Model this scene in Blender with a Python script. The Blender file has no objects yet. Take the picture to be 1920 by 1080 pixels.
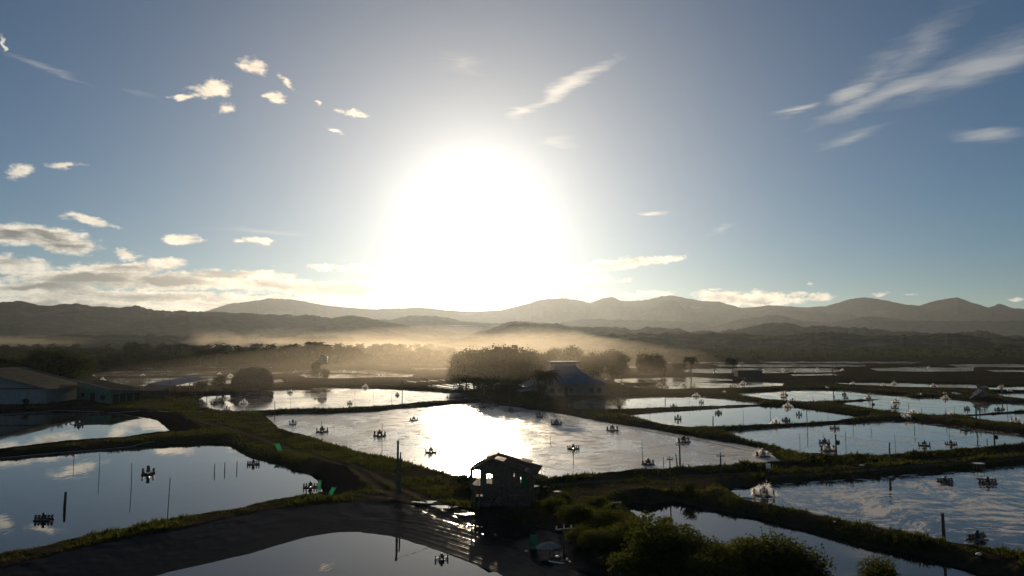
import bpy, math, random
import numpy as np
R = math.radians
random.seed(7); rng = np.random.default_rng(7)
SC = bpy.context.scene
COL = SC.collection
# ------------------------------------------------------------ camera
FPX, PITCH, CAMH = 1279.0, R(4.62), 16.0          # focal length for a 1920 px wide picture
cam = bpy.data.objects.new('camera', bpy.data.cameras.new('camera')); COL.objects.link(cam)
cam.data.sensor_width = 36.0; cam.data.lens = 36.0 * FPX / 1920
cam.location = (0, 0, CAMH); cam.rotation_euler = (R(90) + PITCH, 0, 0)
cam.data.clip_start = 0.5; cam.data.clip_end = 60000
SC.camera = cam
CP, SP = math.cos(PITCH), math.sin(PITCH)
def raydir(px, py):
    u = (px - 960) / FPX; v = -(py - 540) / FPX
    return u, CP - v * SP, SP + v * CP
def azel(px, py):
    x, y, z = raydir(px, py)
    return math.atan2(x, y), math.atan2(z, math.hypot(x, y))
def G(px, py, z=0.0):
    """the point at height z that stands at this place in the photograph"""
    x, y, d = raydir(px, py); t = (z - CAMH) / d
    return (x * t, y * t)
def at_depth(px, py, Y):
    x, y, d = raydir(px, py); t = Y / y
    return (x * t, Y, CAMH + d * t)
# ------------------------------------------------------------ light
SUN_AZ, SUN_EL = azel(893, 408)
sun = bpy.data.objects.new('sun', bpy.data.lights.new('sun', 'SUN')); COL.objects.link(sun)
sun.data.energy = 4.2; sun.data.angle = R(0.6); sun.data.color = (1.0, 0.81, 0.57)
sun.rotation_euler = (R(90) - SUN_EL, 0, math.pi - SUN_AZ)
SC.render.engine = 'CYCLES'
SC.cycles.use_denoising = True
SC.cycles.max_bounces = 8; SC.cycles.volume_bounces = 0; SC.cycles.transparent_max_bounces = 8
SC.cycles.diffuse_bounces = 5; SC.cycles.glossy_bounces = 3; SC.cycles.transmission_bounces = 6
SC.cycles.caustics_reflective = False; SC.cycles.caustics_refractive = False
SC.cycles.sample_clamp_indirect = 3.0
SC.view_settings.view_transform = 'Standard'; SC.view_settings.look = 'None'
SC.view_settings.exposure = -0.13; SC.view_settings.gamma = 1.0; SC.view_settings.use_curve_mapping = False
# ------------------------------------------------------------ sky
W = bpy.data.worlds.new('World'); SC.world = W; W.use_nodes = True
class NT:
    def __init__(s, t): s.t = t; s.n = t.nodes; s.l = t.links
    def new(s, k, **kw):
        n = s.n.new(k)
        for a, b in kw.items(): setattr(n, a, b)
        return n
    def put(s, sock, v):
        if hasattr(v, 'is_output') or isinstance(v, bpy.types.NodeSocket): s.l.new(v, sock)
        elif v is not None: sock.default_value = v
    def m(s, op, a, b=None, c=None, clamp=False):
        n = s.new('ShaderNodeMath', operation=op, use_clamp=clamp)
        for i, v in enumerate((a, b, c)):
            if v is not None: s.put(n.inputs[i], v)
        return n.outputs[0]
    def v(s, op, a, b=None, scale=None):
        n = s.new('ShaderNodeVectorMath', operation=op)
        s.put(n.inputs[0], a)
        if b is not None: s.put(n.inputs[1], b)
        if scale is not None: s.put(n.inputs['Scale'], scale)
        return n.outputs['Value'] if op in ('LENGTH', 'DOT_PRODUCT', 'DISTANCE') else n.outputs[0]
    def ramp(s, x, a, b, lo=0.0, hi=1.0, smooth=True):
        n = s.new('ShaderNodeMapRange', interpolation_type='SMOOTHSTEP' if smooth else 'LINEAR')
        for i, q in enumerate((x, a, b, lo, hi)): s.put(n.inputs[i], q)
        return n.outputs[0]
    def mix(s, f, a, b, mode='MIX', clamp=False):
        n = s.new('ShaderNodeMix', data_type='RGBA', blend_type=mode, clamp_factor=True)
        s.put(n.inputs[0], f); s.put(n.inputs[6], a); s.put(n.inputs[7], b)
        return n.outputs[2]
    def noise(s, vec, scale, detail=4, rough=0.55, col=False):
        n = s.new('ShaderNodeTexNoise')
        if vec is not None: s.put(n.inputs['Vector'], vec)
        s.put(n.inputs['Scale'], scale); s.put(n.inputs['Detail'], detail); s.put(n.inputs['Roughness'], rough)
        return n.outputs['Color'] if col else n.outputs['Fac']
    def mapping(s, vec, loc=(0,0,0), rot=(0,0,0), sc=(1,1,1), typ='POINT'):
        n = s.new('ShaderNodeMapping', vector_type=typ)
        s.put(n.inputs['Vector'], vec); n.inputs['Location'].default_value = loc
        n.inputs['Rotation'].default_value = rot; n.inputs['Scale'].default_value = sc
        return n.outputs[0]
    def comb(s, x, y, z=0.0):
        n = s.new('ShaderNodeCombineXYZ'); s.put(n.inputs[0], x); s.put(n.inputs[1], y); s.put(n.inputs[2], z); return n.outputs[0]

w = NT(W.node_tree); w.n.clear()
out = w.new('ShaderNodeOutputWorld'); bg = w.new('ShaderNodeBackground'); w.l.new(bg.outputs[0], out.inputs[0])
sky = w.new('ShaderNodeTexSky', sky_type='NISHITA')
sky.sun_disc = False; sky.sun_elevation = SUN_EL; sky.sun_rotation = SUN_AZ
sky.altitude = 20; sky.air_density = 0.9; sky.dust_density = 0.06; sky.ozone_density = 3.2
tc = w.new('ShaderNodeTexCoord'); D = w.v('NORMALIZE', tc.outputs['Generated'])
sx = w.new('ShaderNodeSeparateXYZ'); w.l.new(D, sx.inputs[0])
az = w.m('ARCTAN2', sx.outputs[0], sx.outputs[1]); el = w.m('ARCSINE', sx.outputs[2])
AE = w.comb(az, el)
# aureole of the sun: light scattered forward by the moist morning air
sd = (math.sin(SUN_AZ) * math.cos(SUN_EL), math.cos(SUN_AZ) * math.cos(SUN_EL), math.sin(SUN_EL))
ang = w.m('ARCCOSINE', w.m('MINIMUM', w.v('DOT_PRODUCT', D, sd), 0.999999))
def lobe(amp, width, p=1.0):
    t = w.m('DIVIDE', ang, width)
    if p != 1.0: t = w.m('POWER', t, p)
    return w.m('MULTIPLY', w.m('EXPONENT', w.m('MULTIPLY', t, -1.0)), amp)
E_CLOUD = []
# clouds: cx, cy, rx, ry (in 1920 px units of the photograph), tilt in degrees, weight, kind (c cumulus, w wisp)
CL = [
 (395,168,46,22,10,1.0,'c'),(350,182,34,6,8,.8,'c'),(475,126,30,16,-10,.9,'c'),(517,182,30,14,5,1,'c'),(415,205,20,13,20,.8,'c'),
 (537,152,22,8,-30,.75,'c'),(596,190,12,6,-10,.7,'c'),(660,210,34,7,0,.6,'c'),(620,241,18,6,-8,.65,'c'),(2,80,8,16,0,.8,'c'),
 (38,322,36,15,25,.95,'c'),(118,310,48,9,12,.85,'c'),
 (90,444,110,28,-4,1.25,'c'),(170,415,60,12,-10,1.0,'c'),(20,440,90,26,0,1.2,'c'),(130,462,80,20,0,1.05,'c'),
 (343,448,46,15,6,1.0,'c'),(478,453,48,8,0,.85,'c'),(238,479,34,14,-8,.9,'c'),
 (30,494,100,18,-6,1.05,'c'),(300,496,70,14,8,.95,'c'),
 (160,520,190,20,3,1.35,'c'),(330,530,200,20,2,1.35,'c'),(520,535,190,19,-2,1.25,'c'),(660,545,120,20,-3,1.2,'c'),
 (60,538,160,16,0,1.3,'c'),(250,556,430,17,0,1.35,'c'),(600,566,320,14,0,1.1,'c'),(60,512,110,13,-6,1.1,'c'),(100,575,420,24,0,1.6,'c'),(480,575,330,22,0,1.3,'c'),(220,505,120,16,0,1.2,'c'),(420,515,150,14,3,1.15,'c'),
 (650,503,110,9,0,.75,'c'),(860,520,130,22,0,.8,'c'),
 (1150,497,140,12,6,1.05,'c'),(1250,487,44,8,10,.85,'c'),(1080,524,90,12,0,1.0,'c'),(1060,552,90,15,0,1.2,'c'),(1200,553,60,8,0,.8,'c'),
 (1370,560,90,18,-8,1.1,'c'),(1430,562,70,18,0,1.1,'c'),(1497,552,22,7,0,.85,'c'),(1540,556,30,9,10,.85,'c'),(1513,530,13,4,0,.7,'c'),
 (1340,541,18,5,0,.75,'c'),(1655,551,30,7,0,.85,'c'),(1698,553,20,3,0,.6,'c'),(1905,562,20,7,0,.85,'c'),(1470,566,60,8,0,.9,'c'),
 (1430,590,160,12,0,.8,'c'),
 (1700,165,250,26,15,.85,'w'),(1600,178,75,24,14,1.0,'w'),(1850,118,170,34,6,1.05,'w'),(1500,205,60,12,8,.9,'w'),(1720,95,190,46,32,.42,'w'),(1820,130,220,55,10,.8,'w'),(1650,130,110,44,30,.42,'w'),
 (1060,165,130,16,26,.85,'w'),(975,215,40,14,10,.75,'w'),(1600,258,110,13,9,.5,'w'),(1850,256,90,18,-6,.75,'w'),(1232,398,30,5,-3,.8,'w'),
 (100,130,130,7,-10,.42,'w'),(230,165,90,8,-10,.3,'w'),(870,120,60,30,-20,.3,'w'),(480,430,130,9,0,.35,'w'),(1345,432,30,14,20,.45,'w'),(1050,268,40,12,0,.35,'w'),
]
px2r = 1.0 / FPX
warp = w.v('SUBTRACT', w.noise(w.mapping(AE, sc=(1.0, 2.0, 1.0)), 26.0, 5, 0.62, col=True), (0.5, 0.5, 0.5))
AEw = w.v('ADD', AE, w.v('MULTIPLY', warp, (0.040, 0.020, 0.0)))
warp2 = w.v('SUBTRACT', w.noise(w.mapping(AE, rot=(0, 0, R(-14)), sc=(0.6, 4.0, 1.0)), 9.0, 5, 0.6, col=True), (0.5, 0.5, 0.5))
AEv = w.v('ADD', AE, w.v('MULTIPLY', warp2, (0.09, 0.035, 0.0)))
fields = {'c': None, 'w': None, 'b': None}
for cx, cy, rx, ry, tilt, wt, kind in CL:
    a, e = azel(cx, cy); k = math.cos(math.atan((cx - 960) / FPX)) ** 2
    q = w.mapping(AEw if kind == 'c' else AEv, loc=(a, e, 0), rot=(0, 0, R(tilt)), sc=(rx * px2r * max(k, .6), ry * px2r * max(k, .75), 1), typ='TEXTURE')
    f = w.m('MULTIPLY_ADD', w.v('LENGTH', q), -wt, wt)
    fields[kind] = f if fields[kind] is None else w.m('MAXIMUM', fields[kind], f)
    if kind == 'c' and wt >= 1.05: fields['b'] = f if fields['b'] is None else w.m('MAXIMUM', fields['b'], f)
# beyond the picture the same morning sky goes on: a few scattered low clouds
far = w.m('MULTIPLY', w.ramp(w.noise(w.mapping(D, sc=(1, 1, 3.0)), 5.0, 3, 0.5), 0.50, 0.72, -0.2, 0.9), w.ramp(w.m('ABSOLUTE', az), 0.72, 0.95))
far = w.m('SUBTRACT', w.m('SUBTRACT', far, w.ramp(el, 0.25, 0.6)), w.ramp(w.m('ABSOLUTE', az), 0.72, 0.95, 1.5, 0.0))
fc = w.m('MAXIMUM', fields['c'], far)
det = w.noise(w.mapping(AE, sc=(1.0, 1.7, 1.0)), 42.0, 7, 0.60)
det2 = w.noise(w.mapping(AEw, loc=(3, 1, 0), sc=(0.45, 2.6, 1.0)), 17.0, 6, 0.62)
dens = w.m('ADD', fc, w.m('MULTIPLY', w.m('SUBTRACT', det, 0.5), 1.7))
cover = w.m('MULTIPLY', w.ramp(dens, -0.02, 0.62), 0.96)
thick = w.ramp(w.m('ADD', w.m('MULTIPLY', fields['b'], 0.7), w.m('MULTIPLY', w.m('SUBTRACT', det2, 0.5), 3.0)), 0.20, 0.95)
fw_ = w.m('ADD', fields['w'], w.m('MULTIPLY', w.m('SUBTRACT', w.noise(w.mapping(AEv, rot=(0, 0, R(-16)), sc=(0.5, 2.6, 1.0)), 20.0, 7, 0.66), 0.5), 0.85))
wisp = w.m('MULTIPLY', w.ramp(fw_, 0.0, 0.95), 0.72)
nearsun = lobe(1.0, 0.30)
rim = w.mix(w.ramp(ang, 0.1, 0.7), (1.25, 0.98, 0.70, 1), (0.80, 0.76, 0.65, 1))
belly = w.mix(w.ramp(ang, 0.1, 0.6), (0.50, 0.40, 0.30, 1), (0.155, 0.16, 0.155, 1))
ccol = w.mix(thick, w.v('SCALE', rim, scale=w.ramp(det, .30, .70, .80, 1.15)), belly)
SKYK = w.v('MULTIPLY', sky.outputs[0], (0.0425, 0.0520, 0.0545))
c1 = w.mix(wisp, SKYK, w.mix(w.ramp(ang, 0.1, 0.7), (0.95, 0.85, 0.72, 1), (0.46, 0.47, 0.48, 1)))
c2 = w.mix(cover, c1, ccol)
glow = w.v('ADD', w.v('SCALE', (1.0, 0.95, 0.84), scale=lobe(0.9, 0.085, 1.6)), w.v('SCALE', (1.0, 0.84, 0.62), scale=lobe(0.85, 0.24, 1.45)))
c3 = w.v('ADD', c2, glow)
# the plain and hills hide the sky below the horizon: keep it the colour of hazy ground
bg.inputs['Strength'].default_value = 1.0
w.l.new(c3, bg.inputs['Color'])
W.cycles.sampling_method = 'MANUAL'; W.cycles.sample_map_resolution = 1024
# ============================================================ helpers
def tag(o, label=None, cat=None, group=None, kind=None):
    if label: o['label'] = label
    if cat: o['category'] = cat
    if group: o['group'] = group
    if kind: o['kind'] = kind
    return o
def link(name, me, mat=None, parent=None, loc=None):
    o = bpy.data.objects.new(name, me); COL.objects.link(o)
    if mat is not None and me is not None: me.materials.append(mat)
    if parent is not None: o.parent = parent
    if loc is not None: o.location = loc
    return o
def empty(name, loc, rz=0.0, label=None, cat=None, group=None):
    o = bpy.data.objects.new(name, None); COL.objects.link(o)
    o.location = loc; o.rotation_euler = (0, 0, rz); o.empty_display_size = 0.3
    return tag(o, label, cat, group)
def rot_to(d):
    d = np.array(d, float); L = np.linalg.norm(d); d = d / max(L, 1e-9)
    a = np.array((0, 0, 1.0)) if abs(d[2]) < 0.95 else np.array((1.0, 0, 0))
    x = np.cross(a, d); x /= np.linalg.norm(x); y = np.cross(d, x)
    return x, y, d, L
class MB:
    def __init__(s): s.v = []; s.f = []
    def add(s, v, f):
        b = len(s.v); s.v += [tuple(float(c) for c in q) for q in v]; s.f += [tuple(b + i for i in q) for q in f]; return s
    def box(s, c, sz, rz=0.0, tilt=(0, 0)):
        x, y, z = (q / 2 for q in sz); vs = []
        cr, sr = math.cos(rz), math.sin(rz)
        for k in (-z, z):
            for i, j in ((-x, -y), (x, -y), (x, y), (-x, y)):
                kk = k + tilt[0] * i + tilt[1] * j
                vs.append((c[0] + i * cr - j * sr, c[1] + i * sr + j * cr, c[2] + kk))
        return s.add(vs, [(3, 2, 1, 0), (4, 5, 6, 7), (0, 1, 5, 4), (1, 2, 6, 5), (2, 3, 7, 6), (3, 0, 4, 7)])
    def tube(s, a, b, r0, r1=None, n=6, caps=True):
        r1 = r0 if r1 is None else r1; a = np.array(a, float); b = np.array(b, float)
        x, y, d, L = rot_to(b - a); vs = []
        for p, r in ((a, r0), (b, r1)):
            for k in range(n):
                t = 2 * math.pi * k / n; vs.append(p + x * r * math.cos(t) + y * r * math.sin(t))
        fs = [(k, (k + 1) % n, n + (k + 1) % n, n + k) for k in range(n)]
        if caps: fs += [tuple(range(n))[::-1], tuple(range(n, 2 * n))]
        return s.add(vs, fs)
    def path(s, pts, rs, n=6):
        pts = [np.array(p, float) for p in pts]; vs = []; fs = []
        for i, p in enumerate(pts):
            d = pts[min(i + 1, len(pts) - 1)] - pts[max(i - 1, 0)]; x, y, _, _ = rot_to(d)
            r = rs[i] if hasattr(rs, '__len__') else rs
            for k in range(n):
                t = 2 * math.pi * k / n; vs.append(p + x * r * math.cos(t) + y * r * math.sin(t))
        for i in range(len(pts) - 1):
            for k in range(n): fs.append((i * n + k, i * n + (k + 1) % n, (i + 1) * n + (k + 1) % n, (i + 1) * n + k))
        fs += [tuple(range(n))[::-1], tuple(range((len(pts) - 1) * n, len(pts) * n))]
        return s.add(vs, fs)
    def lathe(s, prof, c=(0, 0, 0), n=12, axis='z'):
        vs = []; fs = []
        for r, z in prof:
            for k in range(n):
                t = 2 * math.pi * k / n; q = (r * math.cos(t), r * math.sin(t), z)
                if axis == 'x': q = (q[2], q[0], q[1])
                if axis == 'y': q = (q[0], q[2], q[1])
                vs.append((c[0] + q[0], c[1] + q[1], c[2] + q[2]))
        for i in range(len(prof) - 1):
            for k in range(n): fs.append((i * n + k, i * n + (k + 1) % n, (i + 1) * n + (k + 1) % n, (i + 1) * n + k))
        fs += [tuple(range(n))[::-1], tuple(range((len(prof) - 1) * n, len(prof) * n))]
        return s.add(vs, fs)
    def mesh(s, name, smooth=False):
        me = bpy.data.meshes.new(name); me.from_pydata(s.v, [], s.f); me.update()
        if smooth: me.polygons.foreach_set('use_smooth', [True] * len(me.polygons))
        return me
    def obj(s, name, mat, parent=None, smooth=False, loc=None): return link(name, s.mesh(name, smooth), mat, parent, loc)
def np_mesh(name, v, f, smooth=False):
    """v (n,3), f (m,k) with the same k for every face"""
    me = bpy.data.meshes.new(name); v = np.asarray(v, np.float32); f = np.asarray(f, np.int32); k = f.shape[1]
    me.vertices.add(len(v)); me.vertices.foreach_set('co', v.ravel())
    me.loops.add(f.size); me.loops.foreach_set('vertex_index', f.ravel())
    me.polygons.add(len(f)); me.polygons.foreach_set('loop_start', np.arange(0, f.size, k, dtype=np.int32))
    if smooth: me.polygons.foreach_set('use_smooth', np.ones(len(f), bool))
    me.update(calc_edges=True); return me
# value noise on numpy arrays, for the relief of land and hills
_tab = np.random.default_rng(3).random((256, 256)).astype(np.float32)
def vnoise(x, y):
    xi = np.floor(x).astype(np.int64); yi = np.floor(y).astype(np.int64); fx = x - xi; fy = y - yi
    fx = fx * fx * (3 - 2 * fx); fy = fy * fy * (3 - 2 * fy); t = _tab
    a = t[xi & 255, yi & 255]; b = t[(xi + 1) & 255, yi & 255]; c = t[xi & 255, (yi + 1) & 255]; d = t[(xi + 1) & 255, (yi + 1) & 255]
    return (a * (1 - fx) + b * fx) * (1 - fy) + (c * (1 - fx) + d * fx) * fy
def fbm(x, y, o=4, g=0.5):
    s = 0; a = 1; n = 0
    for k in range(o): s = s + a * vnoise(x * 2 ** k + 17.3 * k, y * 2 ** k + 5.1 * k); n += a; a *= g
    return s / n
# ============================================================ materials
def mat(name): m = bpy.data.materials.new(name); m.use_nodes = True; t = NT(m.node_tree); return m, t, t.n['Principled BSDF']
def simple(name, c, rough=0.8, metal=0.0, var=0.35, scale=3.0, spec=None, bump=0.0):
    m, t, p = mat(name); o = t.new('ShaderNodeTexCoord').outputs['Object']
    n = t.noise(o, scale, 5, 0.6); hi = tuple(min(1, q * (1 + var)) for q in c) + (1,); lo = tuple(q * (1 - var) for q in c) + (1,)
    t.put(p.inputs['Base Color'], t.mix(t.ramp(n, 0.3, 0.7), lo, hi)); t.put(p.inputs['Roughness'], t.ramp(n, 0.2, 0.8, min(1, rough + .1), max(.02, rough - .1)))
    p.inputs['Metallic'].default_value = metal
    if spec is not None: p.inputs['Specular IOR Level'].default_value = spec
    if bump:
        b = t.new('ShaderNodeBump'); b.inputs['Distance'].default_value = bump; t.put(b.inputs['Height'], n); t.put(p.inputs['Normal'], b.outputs[0])
    return m
def leafy(name, c, trans=0.35, var=0.5, scale=1.5, tint=0.45):
    m, t, p = mat(name); g = t.new('ShaderNodeNewGeometry'); o = t.new('ShaderNodeTexCoord').outputs['Object']
    n = t.m('ADD', t.m('MULTIPLY', g.outputs['Random Per Island'], 0.6), t.m('MULTIPLY', t.noise(o, scale, 2), 0.4))
    hi = tuple(q * (1 + var) for q in c) + (1,); lo = tuple(q * (1 - var) for q in c) + (1,)
    col = t.mix(n, lo, hi)
    d = t.new('ShaderNodeBsdfDiffuse'); tr = t.new('ShaderNodeBsdfTranslucent'); mx = t.new('ShaderNodeMixShader'); mx.inputs[0].default_value = trans
    t.put(d.inputs[0], col); t.put(tr.inputs[0], t.mix(tint, col, (0.20, 0.22, 0.04, 1)))
    t.l.new(d.outputs[0], mx.inputs[1]); t.l.new(tr.outputs[0], mx.inputs[2])
    t.n.remove(p); t.l.new(mx.outputs[0], t.n['Material Output'].inputs[0]); return m
M = {}
M['wood'] = simple('weathered_wood', (0.09, 0.075, 0.055), 0.85, var=.5, scale=6, bump=.01)
M['pole'] = simple('pole_wood', (0.06, 0.052, 0.042), 0.85, var=.4, scale=4)
M['dark'] = simple('dark_plastic', (0.02, 0.022, 0.025), 0.55)
M['float'] = simple('float_plastic', (0.03, 0.045, 0.07), 0.4)
M['motor'] = simple('motor_blue', (0.03, 0.06, 0.09), 0.45)
M['white'] = simple('white_plastic', (0.72, 0.72, 0.70), 0.5, var=.1)
M['steel'] = simple('galvanised_steel', (0.35, 0.36, 0.37), 0.45, 0.6, var=.2)
M['red'] = simple('red_plastic', (0.07, 0.022, 0.02), 0.5)
M['green_net'] = leafy('green_net', (0.02, 0.20, 0.09), 0.5, .15, 1.5, 0.0)
M['bluewall'] = simple('pale_blue_painted_wall', (0.17, 0.215, 0.24), 0.8, var=.12, scale=1)
M['greenwall'] = simple('green_painted_wall', (0.055, 0.14, 0.11), 0.8, var=.2, scale=1)
M['paleroof'] = simple('weathered_sheet_roof', (0.20, 0.20, 0.18), 0.45, 0.2, var=.3, scale=1.0)
M['greenroof'] = simple('green_sheet_roof', (0.09, 0.14, 0.11), 0.5, 0.1, var=.3, scale=1.0)
M['blueroof'] = simple('blue_sheet_roof', (0.05, 0.105, 0.18), 0.7, 0.0, var=.15, scale=.6)
M['darkblue'] = simple('dark_blue_roof', (0.03, 0.06, 0.16), 0.5, 0.1, var=.2, scale=.6)
M['palewall'] = simple('pale_rendered_wall', (0.20, 0.18, 0.16), 0.8, var=.2, scale=.8)
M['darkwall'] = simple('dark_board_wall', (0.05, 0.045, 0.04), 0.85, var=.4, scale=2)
M['thatch'] = simple('nipa_thatch', (0.07, 0.06, 0.045), 0.95, var=.5, scale=3, bump=.05)
M['darkroof'] = simple('dark_weathered_roof', (0.030, 0.029, 0.024), 0.9, spec=.02, var=.4, scale=1.0)
M['wirem'] = simple('wire_rubber', (0.01, 0.01, 0.01), 1.0, spec=0.0)
M['hole'] = simple('dark_opening', (0.008, 0.008, 0.008), 0.9)
M['rust'] = simple('rusty_sheet', (0.11, 0.06, 0.035), 0.65, 0.2, var=.5, scale=2)
M['leaf_near'] = leafy('bush_leaves', (0.022, 0.030, 0.010), 0.34)
M['leaf_mid'] = leafy('tree_leaves', (0.030, 0.040, 0.018), 0.30, tint=.2)
M['palm'] = leafy('palm_fronds', (0.024, 0.030, 0.015), 0.30, tint=.15)
M['grass'] = leafy('grass_blades', (0.017, 0.021, 0.008), 0.36, .7, .15)
M['bark'] = simple('bark', (0.06, 0.05, 0.04), 0.9, var=.4)
M['spray'] = leafy('water_spray', (0.97, 0.96, 0.94), 0.88, .02, 1.5, 0.0)
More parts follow.
